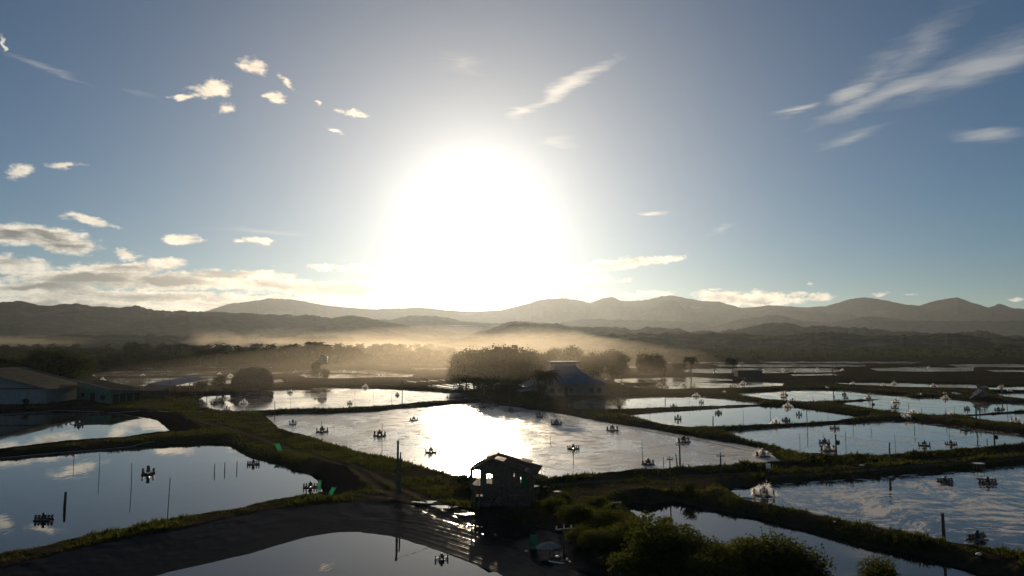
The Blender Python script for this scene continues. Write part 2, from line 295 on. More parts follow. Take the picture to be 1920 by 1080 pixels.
# ============================================================ ponds: traced far edge (left to right) and near edge (right to left)
# a far edge is seen where the bank's mirror image ends, a near edge where the bank's crest hides the water
PONDS = [
 dict(k='A', water='calm', txt='calm dark pond at the left', cn=.8, cf=.55, w=2.2, liner=4.5,
  far=[(-260,868),(0,864),(140,851),(300,840),(390,834),(425,836),(457,849),(470,860),(480,863),(525,873),(550,882),(575,892),(600,899)],
  near=[(629,911),(560,923),(480,939),(390,957),(310,970),(262,980),(175,996),(100,1014),(0,1032),(-300,1090)]),
 dict(k='B', water='calm', txt='small pond before the sheds', cn=.8, cf=.5, w=2.2, liner=5,
  far=[(-220,786),(0,780),(100,776),(245,779),(300,789)], near=[(335,804),(275,810),(225,817),(150,821),(0,839),(-240,862)]),
 dict(k='C', water='ripple', txt='rippled pond beyond the central one', cn=.8, cf=.5, w=2.2,
  far=[(364,752),(385,743),(430,741),(480,735),(580,731),(600,729),(705,729),(755,732),(830,737),(880,741)],
  near=[(895,745),(880,748),(792,752),(742,757),(630,764),(542,766),(480,769),(425,769),(370,760)]),
 dict(k='D', water='foam', txt='big glaring central pond', cn=.8, cf=.6, w=2.2,
  far=[(489,785),(530,781),(605,780),(705,776),(740,771),(792,767),(855,761),(900,759),(960,766),(1060,781),(1135,796),(1200,806),(1227,810),(1310,825),(1400,840),(1440,850)],
  near=[(1495,857,1.4),(1440,861,1.5),(1335,867,1.5),(1210,874,1.5),(1110,882,1.5),(1025,890,1.5),(1020,895,.8),(985,897),(900,893),(850,887),(792,872),(750,861),(695,849),(630,832),(565,810),(555,809),(517,799)]),
 dict(k='E', water='ripple', txt='narrow pond beside the hall', cn=.2, cf=.4, w=2.0,
  far=[(1050,758),(1100,752),(1160,748),(1250,745),(1310,745),(1360,749),(1420,757)],
  near=[(1424,758),(1335,762),(1235,766),(1135,771),(1100,772),(1062,765)]),
 dict(k='F', water='calm2', txt='calm pond right of centre', cn=.3, cf=.2, w=2.0,
  far=[(1137,777),(1172,776),(1245,771),(1335,766),(1440,761),(1490,762),(1552,771),(1632,781)],
  near=[(1635,783),(1540,792),(1440,797),(1360,802),(1295,804),(1260,801),(1210,790)]),
 dict(k='G', water='ripple', txt='wide right-hand pond', cn=1.2, cf=.25, w=2.2,
  far=[(1342,811),(1440,804),(1565,796),(1665,790),(1710,790),(1790,800),(1865,810),(1920,816),(2040,826)],
  near=[(2040,829),(1920,832,1.2),(1765,841,1.3),(1640,848,1.4),(1540,851,1.4),(1500,846,1.0),(1440,834,.5),(1390,824,.4)]),
 dict(k='H', water='ripple', txt='upper right pond with two posts', cn=.3, cf=.3, w=2.0,
  far=[(1555,758),(1665,749),(1752,746),(1840,754),(1920,758),(2080,765)],
  near=[(2080,760),(1920,770),(1752,781),(1690,777),(1615,766)]),
 dict(k='I', water='ripple', txt='pond at the right edge', cn=.3, cf=.3, w=2.0,
  far=[(1792,783),(1920,775),(2080,768)], near=[(2080,812),(1920,800),(1852,792)]),
 dict(k='J', water='ripple', txt='tan third-row pond', cn=.3, cf=.3, w=2.0,
  far=[(1375,739),(1440,735),(1490,732),(1565,732),(1640,739),(1705,743)], near=[(1712,744),(1615,749),(1540,754),(1490,755),(1440,750),(1395,743)]),
 dict(k='K', water='ripple', txt='thin pond under the far field', cn=.2, cf=.2, w=2.5,
  far=[(1550,718),(1640,718),(1760,720),(1830,722)], near=[(1834,730),(1760,728),(1690,727),(1600,723)]),
 dict(k='Ka', water='ripple', txt='thin pond at far right', cn=.2, cf=.2, w=2.5,
  far=[(1850,727),(1920,725),(2060,725)], near=[(2060,733),(1920,733),(1860,732)]),
 dict(k='Kb', water='ripple', txt='small pond beyond the debris heap', cn=.3, cf=.2, w=2.5,
  far=[(1857,738),(1920,737),(2060,740)], near=[(2060,751),(1920,749),(1882,744)]),
 dict(k='L', water='ripple', txt='mid-distance strip pond', cn=.3, cf=.2, w=2.5,
  far=[(1172,724),(1230,721),(1330,718),(1440,717),(1475,718)], near=[(1470,724),(1380,728),(1260,731),(1200,729)]),
 dict(k='M', water='ripple', txt='strip pond just right of the hall', cn=.2, cf=.2, w=2.5,
  far=[(1142,711),(1200,709),(1300,707),(1370,711)], near=[(1376,714),(1300,717),(1230,719),(1160,719)]),
 dict(k='N', water='ripple', txt='far pond behind the lone palms', cn=.2, cf=.1, w=3,
  far=[(1250,693),(1360,691),(1440,690),(1560,691)], near=[(1580,695),(1560,698),(1440,700),(1330,700),(1290,698)]),
 dict(k='Na', water='ripple', txt='farthest thin pond', cn=.1, cf=.1, w=3, far=[(1330,683.5),(1450,683),(1620,683.5)], near=[(1625,688),(1450,689),(1340,688)]),
 dict(k='Nb', water='ripple', txt='far pond before the dark field', cn=.1, cf=.1, w=3, far=[(1630,691),(1720,688),(1825,689)], near=[(1825,696),(1740,698),(1650,696)]),
 dict(k='Nc', water='ripple', txt='farthest pond at the right', cn=.1, cf=.1, w=3, far=[(1770,683),(1920,683),(2060,683)], near=[(2060,689),(1920,689),(1800,688.5)]),
 dict(k='Q', water='ripple', txt='upper far left pond', cn=.2, cf=.15, w=3, far=[(168,701),(220,697),(330,695),(440,696)], near=[(442,702),(300,705),(180,708)]),
 dict(k='Qa', water='ripple', txt='lower far left pond', cn=.3, cf=.15, w=3, far=[(185,711),(250,709),(380,706),(450,705)], near=[(447,717),(395,723),(330,725),(270,725),(215,720)]),
 dict(k='Qb', water='ripple', txt='far pond right of the water tower', cn=.2, cf=.15, w=3, far=[(545,695),(640,693),(700,695),(778,703)], near=[(770,705),(700,701),(620,699),(560,699)]),
 dict(k='Qc', water='ripple', txt='sliver pond right of the water tower', cn=.2, cf=.1, w=3, far=[(560,703),(640,702),(720,703),(775,706)], near=[(770,707),(700,708),(620,710),(575,708)]),
 dict(k='Qd', water='ripple', txt='small pond right of the dark barn', cn=.3, cf=.2, w=3, far=[(497,712),(530,711)], near=[(538,717),(500,718)]),
 dict(k='Qe', water='ripple', txt='far pond behind the dark barn', cn=.2, cf=.1, w=3, far=[(470,699),(545,696)], near=[(555,700),(480,703)]),
 dict(k='Nd', water='ripple', txt='sliver pond behind the spreading tree', cn=.1, cf=.1, w=3, far=[(1130,687),(1210,686)], near=[(1212,690),(1135,691)]),
 dict(k='Ne', water='ripple', txt='farthest sliver of water at right', cn=.1, cf=.1, w=3, far=[(1420,677.5),(1730,678.5)], near=[(1710,682),(1440,681.5)]),
 dict(k='Nh', water='ripple', txt='pale strip pond at the far right edge', cn=.1, cf=.1, w=3, far=[(1850,694),(2060,694)], near=[(2060,698),(1870,698)]),
 dict(k='Ni', water='ripple', txt='farthest strip pond right of centre', cn=.1, cf=.1, w=3, far=[(1215,679),(1390,678.5)], near=[(1400,681.5),(1230,682)]),
 dict(k='Nf', water='ripple', txt='sliver pond before the far dark field', cn=.1, cf=.1, w=3, far=[(1480,702),(1560,701)], near=[(1575,704),(1490,705)]),
 dict(k='Qf', water='ripple', txt='far sliver pond left of the hazy trees', cn=.1, cf=.1, w=3, far=[(700,683),(840,682)], near=[(842,685),(720,686)]),
 dict(k='Qg', water='ripple', txt='thin pond left of the hazy trees', cn=.1, cf=.1, w=3, far=[(770,691),(842,690)], near=[(845,694),(780,695)]),
 dict(k='Qh', water='ripple', txt='farthest left sliver pond', cn=.1, cf=.1, w=3, far=[(240,688),(420,686)], near=[(440,690),(260,692)]),
 dict(k='S', water='swirl', txt='big swirling pond', cn=.5, cf=.5, w=2.2,
  far=[(1350,922),(1440,916),(1540,908),(1690,896),(1765,891),(1920,877),(2200,858)],
  near=[(2200,1130),(1920,1045),(1840,1030),(1765,1016),(1640,991),(1515,963),(1440,947),(1385,936)]),
 dict(k='T', water='calm', txt='calm channel behind the bushes', cn=.6, cf=.3, w=2.4,
  far=[(1165,960),(1190,950),(1222,952),(1260,947),(1335,962),(1385,972),(1440,984),(1515,1001),(1615,1030),(1740,1054),(1830,1080),(2060,1150)],
  near=[(1960,1230),(1700,1140),(1500,1075),(1330,1012),(1250,990)]),
 dict(k='U', water='calm', txt='lined pond at the bottom edge', cn=.5, cf=0, w=9.5, level=-.06, liner=9, dy=0,
  far=[(120,1135),(325,1076),(395,1060),(480,1040),(530,1024),(580,1010),(635,1002),(670,1002),(730,1010),(780,1025),(820,1038),(880,1060),(925,1078)],
  near=[(1080,1160),(900,1400),(300,1400),(-100,1220)]),
]
# long raceway tanks that catch the light, drawn as narrow ponds
for i in range(7):
    x0, y0, x1, y1 = 788 + i * 19, 722 - i * 1.0, 872 + i * 12, 734 - i * 2.3
    PONDS.append(dict(k='R%d' % i, water='calm2', txt='narrow raceway tank', cn=.05, cf=.05, w=2,
        far=[(x0 + 2, y0 - .55), (x1 + 3, y1 - .8)], near=[(x1 - 3, y1 + .5), (x0 - 4, y0 + .4)]))
for i in range(5):
    x0, y0, x1, y1 = 724 + i * 24, 714 - i * .7, 775 + i * 17, 719 - i * 1.2
    PONDS.append(dict(k='V%d' % i, water='calm2', txt='narrow raceway tank', cn=.05, cf=.05, w=2,
        far=[(x0 + 2, y0 - .45), (x1 + 3, y1 - .5)], near=[(x1 - 3, y1 + .4), (x0 - 4, y0 + .3)]))
for p in PONDS:
    lv = p.get('level', 0.0); q = []
    for v in p['far']: q.append(G(v[0], v[1] + p.get('dy', 0), lv - (v[2] if len(v) > 2 else p['cf'])))
    for v in p['near']: q.append(G(v[0], v[1], (v[2] if len(v) > 2 else p['cn'])))
    p['poly'] = np.array(q); p['lv'] = lv
def seg_dist(x, y, P, closed=True):
    best = np.full(x.shape, 1e9, np.float32); n = len(P)
    for i in range(n if closed else n - 1):
        a = P[i]; b = P[(i + 1) % n]; dx, dy = b[0] - a[0], b[1] - a[1]; L = dx * dx + dy * dy + 1e-9
        t = np.clip(((x - a[0]) * dx + (y - a[1]) * dy) / L, 0, 1)
        np.minimum(best, (x - a[0] - t * dx) ** 2 + (y - a[1] - t * dy) ** 2, out=best)
    return np.sqrt(best)
def inside(x, y, P):
    c = np.zeros(x.shape, bool); n = len(P)
    for i in range(n):
        a = P[i]; b = P[(i + 1) % n]
        if abs(a[1] - b[1]) < 1e-9: continue
        c ^= ((a[1] > y) != (b[1] > y)) & (x < (b[0] - a[0]) * (y - a[1]) / (b[1] - a[1]) + a[0])
    return c
RIDGE = np.array([G(1025, 890, 1.5), G(1210, 874, 1.5), G(1335, 867, 1.5), G(1440, 861, 1.5), G(1540, 851, 1.4), G(1765, 841, 1.3), G(1920, 832, 1.2), G(2040, 829, 1.2)])
BUND = np.array([G(1430, 838, .9), G(1500, 851, .9)])
PATHS = [  # pixel polyline, half width m, height
 ([(285,765),(420,800),(560,845),(650,873),(715,915),(790,945),(870,975)], .55),
 ([(660,868),(740,905),(830,945),(900,985)], .4),
 ([(700,890),(775,925),(850,958)], .35),
 ([(1040,912),(1130,903),(1250,895),(1440,883),(1640,868),(1800,857),(1960,845)], .35),
 ([(1440,891),(1640,878),(1800,866),(1960,853)], .35),
 ([(845,985),(890,1003),(1055,1048),(1190,1082)], .28),
 ([(270,735),(330,745),(430,733),(520,727),(700,723),(860,737),(940,757)], 1.2),
 ([(960,768),(1060,783),(1200,806),(1400,838)], .6),
 ([(1060,747),(1110,740),(1300,742),(1400,748)], .8),
 ([(1560,722),(1700,734),(1850,742),(1960,760)], 1.0),
 ([(640,922),(760,934),(830,955)], .5),
]
PATHW = [(np.array([G(a, b, .8) for a, b in pts]), hw) for pts, hw in PATHS]
MOUND = (G(1215, 935, .9), 3.6, 2.3)
HUT = G(940, 935, .9)
def land(x, y, full=False):
    x = np.asarray(x, np.float32); y = np.asarray(y, np.float32)
    wob = (fbm(x * .35, y * .35, 3) - .5) * 1.1 + (fbm(x * 1.3, y * 1.3, 2) - .5) * .45
    h = .80 + (fbm(x * .06, y * .06, 3) - .5) * .35 + (fbm(x * .9, y * .9, 3) - .5) * .22 + (fbm(x * 3.1, y * 3.1, 2) - .5) * .09
    h = h - np.clip((y - 130) / 200, 0, 1) * .30
    r = seg_dist(x, y, RIDGE, False); h = h + .75 * np.exp(-(r / 2.2) ** 2)
    m = np.hypot(x - MOUND[0][0], y - MOUND[0][1]); h = h + MOUND[2] * np.exp(-(m / MOUND[1]) ** 2 * 1.6) * (1 + (wob * .15))
    lin = np.zeros_like(h); shore = np.full_like(h, 99.)
    for p in PONDS:
        P = p['poly']; mg = max(p['w'], p.get('liner', 0)) + 2.5
        sel = (x > P[:, 0].min() - mg) & (x < P[:, 0].max() + mg) & (y > P[:, 1].min() - mg) & (y < P[:, 1].max() + mg)
        if not sel.any(): continue
        xs, ys = x[sel], y[sel]; d = seg_dist(xs, ys, P); ins = inside(xs, ys, P); d = np.where(ins, -d, d)
        far_k = min(1.0, 90.0 / max(P[:, 1].mean(), 1)) if p['k'] != 'U' else .25
        dw = d + (.9 if p['cn'] > .25 and p['k'] not in ('U', 'T') else .15 if p['cn'] > .1 else 0) + wob[sel] * (.8 if p['cn'] > .1 else .05) * far_k
        t = np.clip(dw / p['w'], 0, 1); top = h[sel]; lv = p['lv']
        if p['k'] == 'U': prof = lv + (top - lv) * t
        else: prof = lv + (top - lv) * (1 - (1 - t) ** 1.8)
        bank = np.where(dw < 0, lv - np.minimum(-dw * .5, .7), prof)
        h[sel] = np.minimum(top, bank)
        if p.get('liner'):
            L = lin[sel]; v = np.clip((p['liner'] - dw) / .5, 0, 1)
            if p['k'] == 'A': v = v * np.clip((xs + 28) / 5 - (ys < 70) * 3, 0, 1)
            if p['k'] == 'U': v = np.clip((p['w'] * .97 - dw) / .4, 0, 1)
            lin[sel] = np.maximum(L, v if p['k'] == 'U' else v * .7); S = shore[sel]; shore[sel] = np.minimum(S, np.abs(dw))
    if not full: return h
    path = np.zeros_like(h)
    for P, hw in PATHW:
        mg = hw * 3 + 1
        sel = (x > P[:, 0].min() - mg) & (x < P[:, 0].max() + mg) & (y > P[:, 1].min() - mg) & (y < P[:, 1].max() + mg)
        if sel.any():
            d = seg_dist(x[sel], y[sel], P, False) + (wob[sel]) * .4 * min(1.2, hw); path[sel] = np.maximum(path[sel], np.clip(1.4 - d / hw, 0, 1))
    h = h - path * .07 * (h > .4)
    return h, lin, shore, path
def gz(px, py):
    """ground point seen at this place in the photograph"""
    z = .8
    for _ in range(4):
        x, y = G(px, py, z); z = float(land(np.array([x]), np.array([y]))[0])
        z = max(z, 0.0)
    return x, y, z
# ------------------------------------------------------------ the ground: one sheet, fine near the camera
ys = [30.0]
while ys[-1] < 760: ys.append(ys[-1] * (1.0042 if ys[-1] < 330 else 1.009))
while ys[-1] < 13000: ys.append(ys[-1] * 1.10)
ys = np.array(ys, np.float32); NX = 860
us = np.linspace(-1, 1, NX).astype(np.float32)
X = us[None, :] * (np.where(ys < 760, ys * 1.02, ys * 1.02)[:, None] + 4.0); Y = np.repeat(ys[:, None], NX, 1)
hh, lin, shore, path = land(X.ravel(), Y.ravel(), True)
co = np.stack([X.ravel(), Y.ravel(), hh], 1)
NY = len(ys); idx = np.arange(NX * NY).reshape(NY, NX)
F = np.stack([idx[:-1, :-1].ravel(), idx[:-1, 1:].ravel(), idx[1:, 1:].ravel(), idx[1:, :-1].ravel()], 1)
gm = np_mesh('ground', co, F, True)
for nm, arr in (('liner', lin), ('shore', shore), ('path', path)):
    a = gm.attributes.new(nm, 'FLOAT', 'POINT'); a.data.foreach_set('value', arr.astype(np.float32))
m, t, p = mat('ground_soil_and_grass'); o = t.new('ShaderNodeTexCoord').outputs['Object']
def attr(t, n): q = t.new('ShaderNodeAttribute', attribute_name=n); return q.outputs['Fac']
n1 = t.noise(o, .12, 6, .62); n2 = t.noise(o, 2.2, 5, .65); n3 = t.noise(o, 9.0, 4, .6)
soil = t.mix(n2, (.022, .017, .012, 1), (.060, .047, .033, 1)); grs = t.mix(n3, (.010, .014, .005, 1), (.034, .040, .014, 1))
c = t.mix(t.ramp(t.m('ADD', n1, t.m('MULTIPLY', n2, .25)), .48, .68), grs, soil)
c = t.mix(t.m('MULTIPLY', attr(t, 'path'), .85), c, t.mix(n2, (.065, .052, .038, 1), (.13, .105, .08, 1)))
lf = t.ramp(attr(t, 'liner'), .35, .65); gf = t.ramp(attr(t, 'liner'), .8, .95)
c = t.mix(lf, c, t.mix(n2, (.008, .008, .008, 1), (.018, .016, .014, 1)))
t.put(p.inputs['Base Color'], c); p.inputs['Specular IOR Level'].default_value = 0.0
sh = attr(t, 'shore')
wv = t.m('SINE', t.m('MULTIPLY', t.m('ADD', sh, t.m('MULTIPLY', n1, .5)), 26.0))
wv2 = t.m('SINE', t.m('MULTIPLY', t.m('ADD', sh, t.m('MULTIPLY', t.noise(o, .5, 2), .25)), 9.0))
t.put(p.inputs['Roughness'], t.mix(gf, (.95,) * 3 + (1,), t.mix(n2, (.26,) * 3 + (1,), (.40,) * 3 + (1,))))
b = t.new('ShaderNodeBump'); b.inputs['Distance'].default_value = 1.0
t.put(b.inputs['Height'], t.mix(gf, t.m('MULTIPLY', t.m('ADD', n3, n2), .09), t.m('ADD', t.m('MULTIPLY', wv, .0022), t.m('MULTIPLY', wv2, .004))))
t.put(p.inputs['Normal'], b.outputs[0])
gl = t.new('ShaderNodeBsdfGlossy'); gl.inputs['Roughness'].default_value = .15; t.put(gl.inputs['Normal'], b.outputs[0]); mx = t.new('ShaderNodeMixShader'); t.put(mx.inputs[0], t.m('MULTIPLY', gf, .022))
t.l.new(p.outputs[0], mx.inputs[1]); t.l.new(gl.outputs[0], mx.inputs[2]); t.l.new(mx.outputs[0], t.n['Material Output'].inputs[0])
ground = tag(link('ground', gm, m), kind='structure')
# the plain behind and beside the camera, a touch lower than the ground sheet
g2 = MB()
for (x0, x1, y0, y1) in ((-12000, 12000, -900, 30.5),):
    g2.add([(x0, y0, .2), (x1, y0, .2), (x1, y1, .2), (x0, y1, .2)], [(0, 1, 2, 3)])
g2.add([(-12000, 30.5, .2), (-34, 30.5, .2), (-13200, 12950, .2), (-13300, 12950, .2)], [(0, 1, 2, 3)])
g2.add([(34, 30.5, .2), (12000, 30.5, .2), (13300, 12950, .2), (13200, 12950, .2)], [(0, 1, 2, 3)])
tag(g2.obj('plain', m), kind='structure')
# ------------------------------------------------------------ water
def water(name, wave, scale, rough, foam=0.0, swirl=0.0, low=.2, ior=1.40, base=(.012, .015, .012), stretch=(1, .45, 1)):
    m, t, p = mat(name); o = t.new('ShaderNodeTexCoord').outputs['Object']
    ov = t.mapping(o, sc=stretch)
    wp = t.v('ADD', ov, t.v('SCALE', t.v('SUBTRACT', t.noise(ov, .06, 3, .5, col=True), (.5, .5, .5)), scale=9.0))
    big = t.noise(wp, .10, 5, .6); n = t.noise(ov, scale, 4, .6); n2 = t.noise(ov, scale * .22, 4, .6)
    p.inputs['IOR'].default_value = ior; p.inputs['Base Color'].default_value = base + (1,)
    calmness = t.ramp(big, .42, .60)
    b = t.new('ShaderNodeBump'); b.inputs['Distance'].default_value = 1.0
    t.put(b.inputs['Height'], t.m('MULTIPLY', t.m('ADD', n, t.m('MULTIPLY', n2, 1.6)), t.m('MULTIPLY_ADD', calmness, wave * (1 - low), wave * low)))
    t.put(p.inputs['Normal'], b.outputs[0])
    t.put(p.inputs['Roughness'], t.m('MULTIPLY_ADD', calmness, rough * (1 - low), rough * low))
    if foam:
        st = t.noise(t.mapping(wp, sc=(.35, 1.6, 1)), .9, 6, .68); st2 = t.noise(t.mapping(wp, sc=(.6, 1.2, 1)), 3.0, 4, .6)
        f = t.m('MULTIPLY', t.ramp(t.m('ADD', t.m('MULTIPLY', st, .7), t.m('ADD', t.m('MULTIPLY', st2, .25), t.m('MULTIPLY', big, .35))), .64 - swirl * .02, .74), foam)
        d = t.new('ShaderNodeBsdfDiffuse'); t.put(d.inputs[0], (.85, .77, .66, 1)); mx = t.new('ShaderNodeMixShader'); t.put(mx.inputs[0], f)
        t.l.new(p.outputs[0], mx.inputs[1]); t.l.new(d.outputs[0], mx.inputs[2]); t.l.new(mx.outputs[0], t.n['Material Output'].inputs[0])
    return m
WM = dict(calm=water('calm_water', .0035, .55, .02), calm2=water('still_water', .006, .6, .03), ripple=water('rippled_water', .010, .9, .10, foam=.30, ior=1.8, base=(.05, .045, .032)),
          foam=water('foamy_water', .022, 1.1, .36, foam=.8, low=.6, ior=2.3, base=(.24, .19, .12)), swirl=water('swirling_water', .034, 1.3, .10, foam=.85, swirl=2.0))
POND = {}
for i, q in enumerate(PONDS):
    P = q['poly']; n = len(P); area = .5 * sum(P[k][0] * P[(k + 1) % n][1] - P[(k + 1) % n][0] * P[k][1] for k in range(n))
    off = 1.2 if q['cn'] > .1 else .25; s = 1 if area > 0 else -1; out_ = []
    for k in range(n):
        e0 = P[k] - P[k - 1]; e1 = P[(k + 1) % n] - P[k]; e0 = e0 / (np.linalg.norm(e0) + 1e-9); e1 = e1 / (np.linalg.norm(e1) + 1e-9)
        nn = np.array((e0[1] + e1[1], -e0[0] - e1[0])) * s; L = np.linalg.norm(nn); nn = nn / L if L > .3 else nn
        out_.append((P[k][0] + nn[0] * off, P[k][1] + nn[1] * off, q['lv'] + .0015 * i))
    if s < 0: out_ = out_[::-1]
    me = bpy.data.meshes.new('pond_water'); me.from_pydata(out_, [], [tuple(range(n))]); me.update()
    POND[q['k']] = q; tag(link('pond_water', me, WM[q['water']]), kind='structure')
# ------------------------------------------------------------ hills
HM, t, p = mat('forested_hills'); o = t.new('ShaderNodeTexCoord').outputs['Object']
n1 = t.noise(o, .004, 7, .62); n2 = t.noise(o, .03, 6, .7)
c = t.mix(t.ramp(n2, .35, .7), (.018, .026, .012, 1), (.055, .062, .034, 1)); c = t.mix(t.ramp(n1, .56, .66, 0, .6), c, (.11, .10, .06, 1))
t.put(p.inputs['Base Color'], c); p.inputs['Roughness'].default_value = 1.0; p.inputs['Specular IOR Level'].default_value = 0.0
def hills(prof, dist, depth, gully, rag, seed, ends=(660, 655), nx=900):
    """prof: the skyline as traced; beyond it the ridge runs on, rising and falling"""
    A = np.array([azel(a, b) for a, b in prof]); a0, a1 = A[0, 0], A[-1, 0]
    az_ = np.linspace(-1.02, 1.02, nx); e = np.interp(az_, A[:, 0], A[:, 1])
    e = np.where(az_ < a0, A[0, 1] * np.clip(1 - (a0 - az_) * ends[0], .0, 2) if ends[0] < 50 else A[0, 1] * (.75 + .5 * fbm(az_ * 9 + seed, az_ * 0 + seed, 3)), e)
    e = np.where(az_ > a1, A[-1, 1] * np.clip(1 - (az_ - a1) * ends[1], .0, 2) if ends[1] < 50 else A[-1, 1] * (.75 + .5 * fbm(az_ * 9 + seed, az_ * 0 + seed + 9, 3)), e)
    crest = CAMH + dist * np.tan(np.maximum(e, -R(2)))
    crest = crest + (fbm(az_ * dist / 40, az_ * 0 + seed, 4, .6) - .5) * rag * 2
    crest = crest + (fbm(az_ * dist / 11, az_ * 0 + seed + 3, 3, .6) - .35) * rag * 1.2 * (fbm(az_ * dist / 120, az_ * 0 + seed, 2) > .48)
    rows = 34; V = []
    for r in range(rows):
        f = r / (rows - 1) * 1.35            # 0 foot .. 1 crest .. 1.35 back
        dd = dist - depth * (1 - f)
        xx = np.sin(az_) * dd; yy = np.cos(az_) * dd
        g = (fbm(xx / gully + seed, yy / gully * .7, 5, .55) - .5)
        sh_ = min(f, 1.0) ** 1.15 if f <= 1 else 1 - (f - 1) * 2.0
        hz = (crest + 3) * sh_ - 3; hz = hz + g * np.abs(crest) * 1.1 * (1 - abs(2 * min(f, 1) - 1)) + (fbm(xx / 22, yy / 22, 3) - .5) * rag * 1.4 * (0 < f)
        if f < 1: hz = np.minimum(hz, CAMH + (crest - CAMH) * dd / dist + 0 * hz - rag * .4 * (1 - f) * 6)
        V.append(np.stack([xx, yy, hz], 1))
    V = np.concatenate(V); ii = np.arange(rows * nx).reshape(rows, nx)
    Fh = np.stack([ii[:-1, :-1].ravel(), ii[:-1, 1:].ravel(), ii[1:, 1:].ravel(), ii[1:, :-1].ravel()], 1)
    tag(link('hills', np_mesh('hills', V, Fh, False), HM), kind='structure')
MTN = [(380,584),(430,568),(482,562),(505,558),(545,560),(600,570),(660,576),(700,579),(790,576),(840,581),(880,583),(940,581),(990,568),(1015,560),(1060,557),(1085,561),(1107,566),(1130,558),(1147,555),(1165,563),(1190,563),(1215,561),(1240,554),(1260,553),(1290,559),(1310,563),(1350,565),(1390,576),(1425,573),(1440,571),(1480,573),(1510,575),(1550,572),(1590,560),(1620,556),(1660,561),(1700,570),(1725,572),(1755,562),(1795,557),(1825,567),(1855,576),(1873,568),(1895,575),(1930,579)]
hills([(-100,585),(60,588),(200,580),(290,588),(380,592),(520,600)], 8200, 1200, 700, 3, 1, ends=(99, 1.5))
hills(MTN, 7000, 1900, 600, 4, 3, ends=(3, 99), nx=1500)
hills([(1060,603),(1090,598),(1110,597),(1235,600),(1310,604),(1345,611),(1380,600),(1440,590),(1465,591),(1502,601),(1560,604),(1600,597),(1630,591),(1690,599),(1790,601),(1930,600)], 4800, 900, 380, 5, 5, ends=(4, 99))
hills([(560,612),(620,602),(660,596),(730,599),(770,590),(820,591),(870,601),(920,605),(1000,602),(1080,612),(1200,622)], 4200, 900, 330, 5, 7, ends=(3, 3))
hills([(-40,570),(0,566),(40,562),(60,568),(95,573),(140,569),(180,573),(215,577),(260,574),(290,580),(330,584),(360,582),(400,583),(440,586),(480,588),(530,590),(575,590),(620,596),(660,590),(690,594),(740,606),(800,618),(900,630)], 3000, 1100, 260, 6, 11, ends=(99, 3), nx=1300)
hills([(840,640),(960,603),(1010,605),(1060,610),(1100,613),(1160,614),(1210,616),(1250,615),(1310,621),(1350,622),(1400,612),(1440,606),(1490,606),(1510,612),(1540,610),(1590,612),(1615,615),(1690,619),(1752,624),(1790,626),(1835,620),(1890,629),(1930,632)], 2500, 800, 200, 7, 13, ends=(3, 99), nx=1300)
hills([(-60,630),(92,630),(225,628),(312,630),(420,628),(560,632),(700,630),(830,636),(900,632),(960,632),(1060,634),(1160,627),(1250,625),(1440,627),(1500,625),(1652,626),(1765,629),(1930,636)], 1500, 420, 120, 6, 17, ends=(99, 99), nx=1500)
# ------------------------------------------------------------ morning haze and ground mist
def volume(name, dens, g, col=(.88, .95, 1, 1)):
    m = bpy.data.materials.new(name); m.use_nodes = True; t = NT(m.node_tree); t.n.clear()
    v = t.new('ShaderNodeVolumePrincipled'); v.inputs['Density'].default_value = dens; v.inputs['Anisotropy'].default_value = g
    v.inputs['Color'].default_value = col; o = t.new('ShaderNodeOutputMaterial'); t.l.new(v.outputs[0], o.inputs['Volume']); return m
hz = MB().box((0, 6300, 288), (27400, 14500, 584)); tag(hz.obj('haze', volume('morning_haze', 3.4e-5, .66)), kind='stuff')
def mist(px, py, Y, w, h, dep, dens, n=1):
    x, y, z = at_depth(px, py, Y); rs = np.random.default_rng(int(px)); m_ = volume('ground_mist', dens / n, .80 if dens < .0005 else .72, (1, .88, .70, 1))
    for q in range(n):
        b = MB(); nu, nv = 24, 12; vs = []; fs = []; k_ = 1 - .20 * q; ox, oy = (rs.uniform(-.12, .12, 2) * (w, dep)) if q else (0, 0); f1, f2 = rs.uniform(0, 6, 2)
        for i in range(nv + 1):
            th = math.pi * i / nv
            for k in range(nu):
                ph = 2 * math.pi * k / nu; r = 1 + .2 * math.sin(3 * ph + 5 * th + f1) + .12 * math.sin(5 * ph + f2)
                vs.append((w / 2 * k_ * r * math.sin(th) * math.cos(ph), dep / 2 * k_ * r * math.sin(th) * math.sin(ph), h / 2 * (k_ ** 1.6) * math.cos(th) * (1 + .15 * math.sin(2 * ph + f1))))
        for i in range(nv):
            for k in range(nu): fs.append((i * nu + k, (i + 1) * nu + k, (i + 1) * nu + (k + 1) % nu, i * nu + (k + 1) % nu))
        b.add(vs, fs); tag(b.obj('mist', m_, loc=(x + ox, y + oy, z + q * .12)), kind='stuff')
mist(915, 676, 420, 215, 38, 560, .00036)  # mist bank added under the sun, veils the trees and hall like glare
mist(600, 645, 1000, 330, 44, 160, .0019, 4); mist(400, 641, 980, 80, 36, 60, .0042, 3); mist(480, 645, 960, 170, 26, 90, .0022, 3); mist(30, 641, 1020, 230, 22, 120, .0016, 3); mist(720, 650, 1040, 260, 26, 160, .0010, 3)
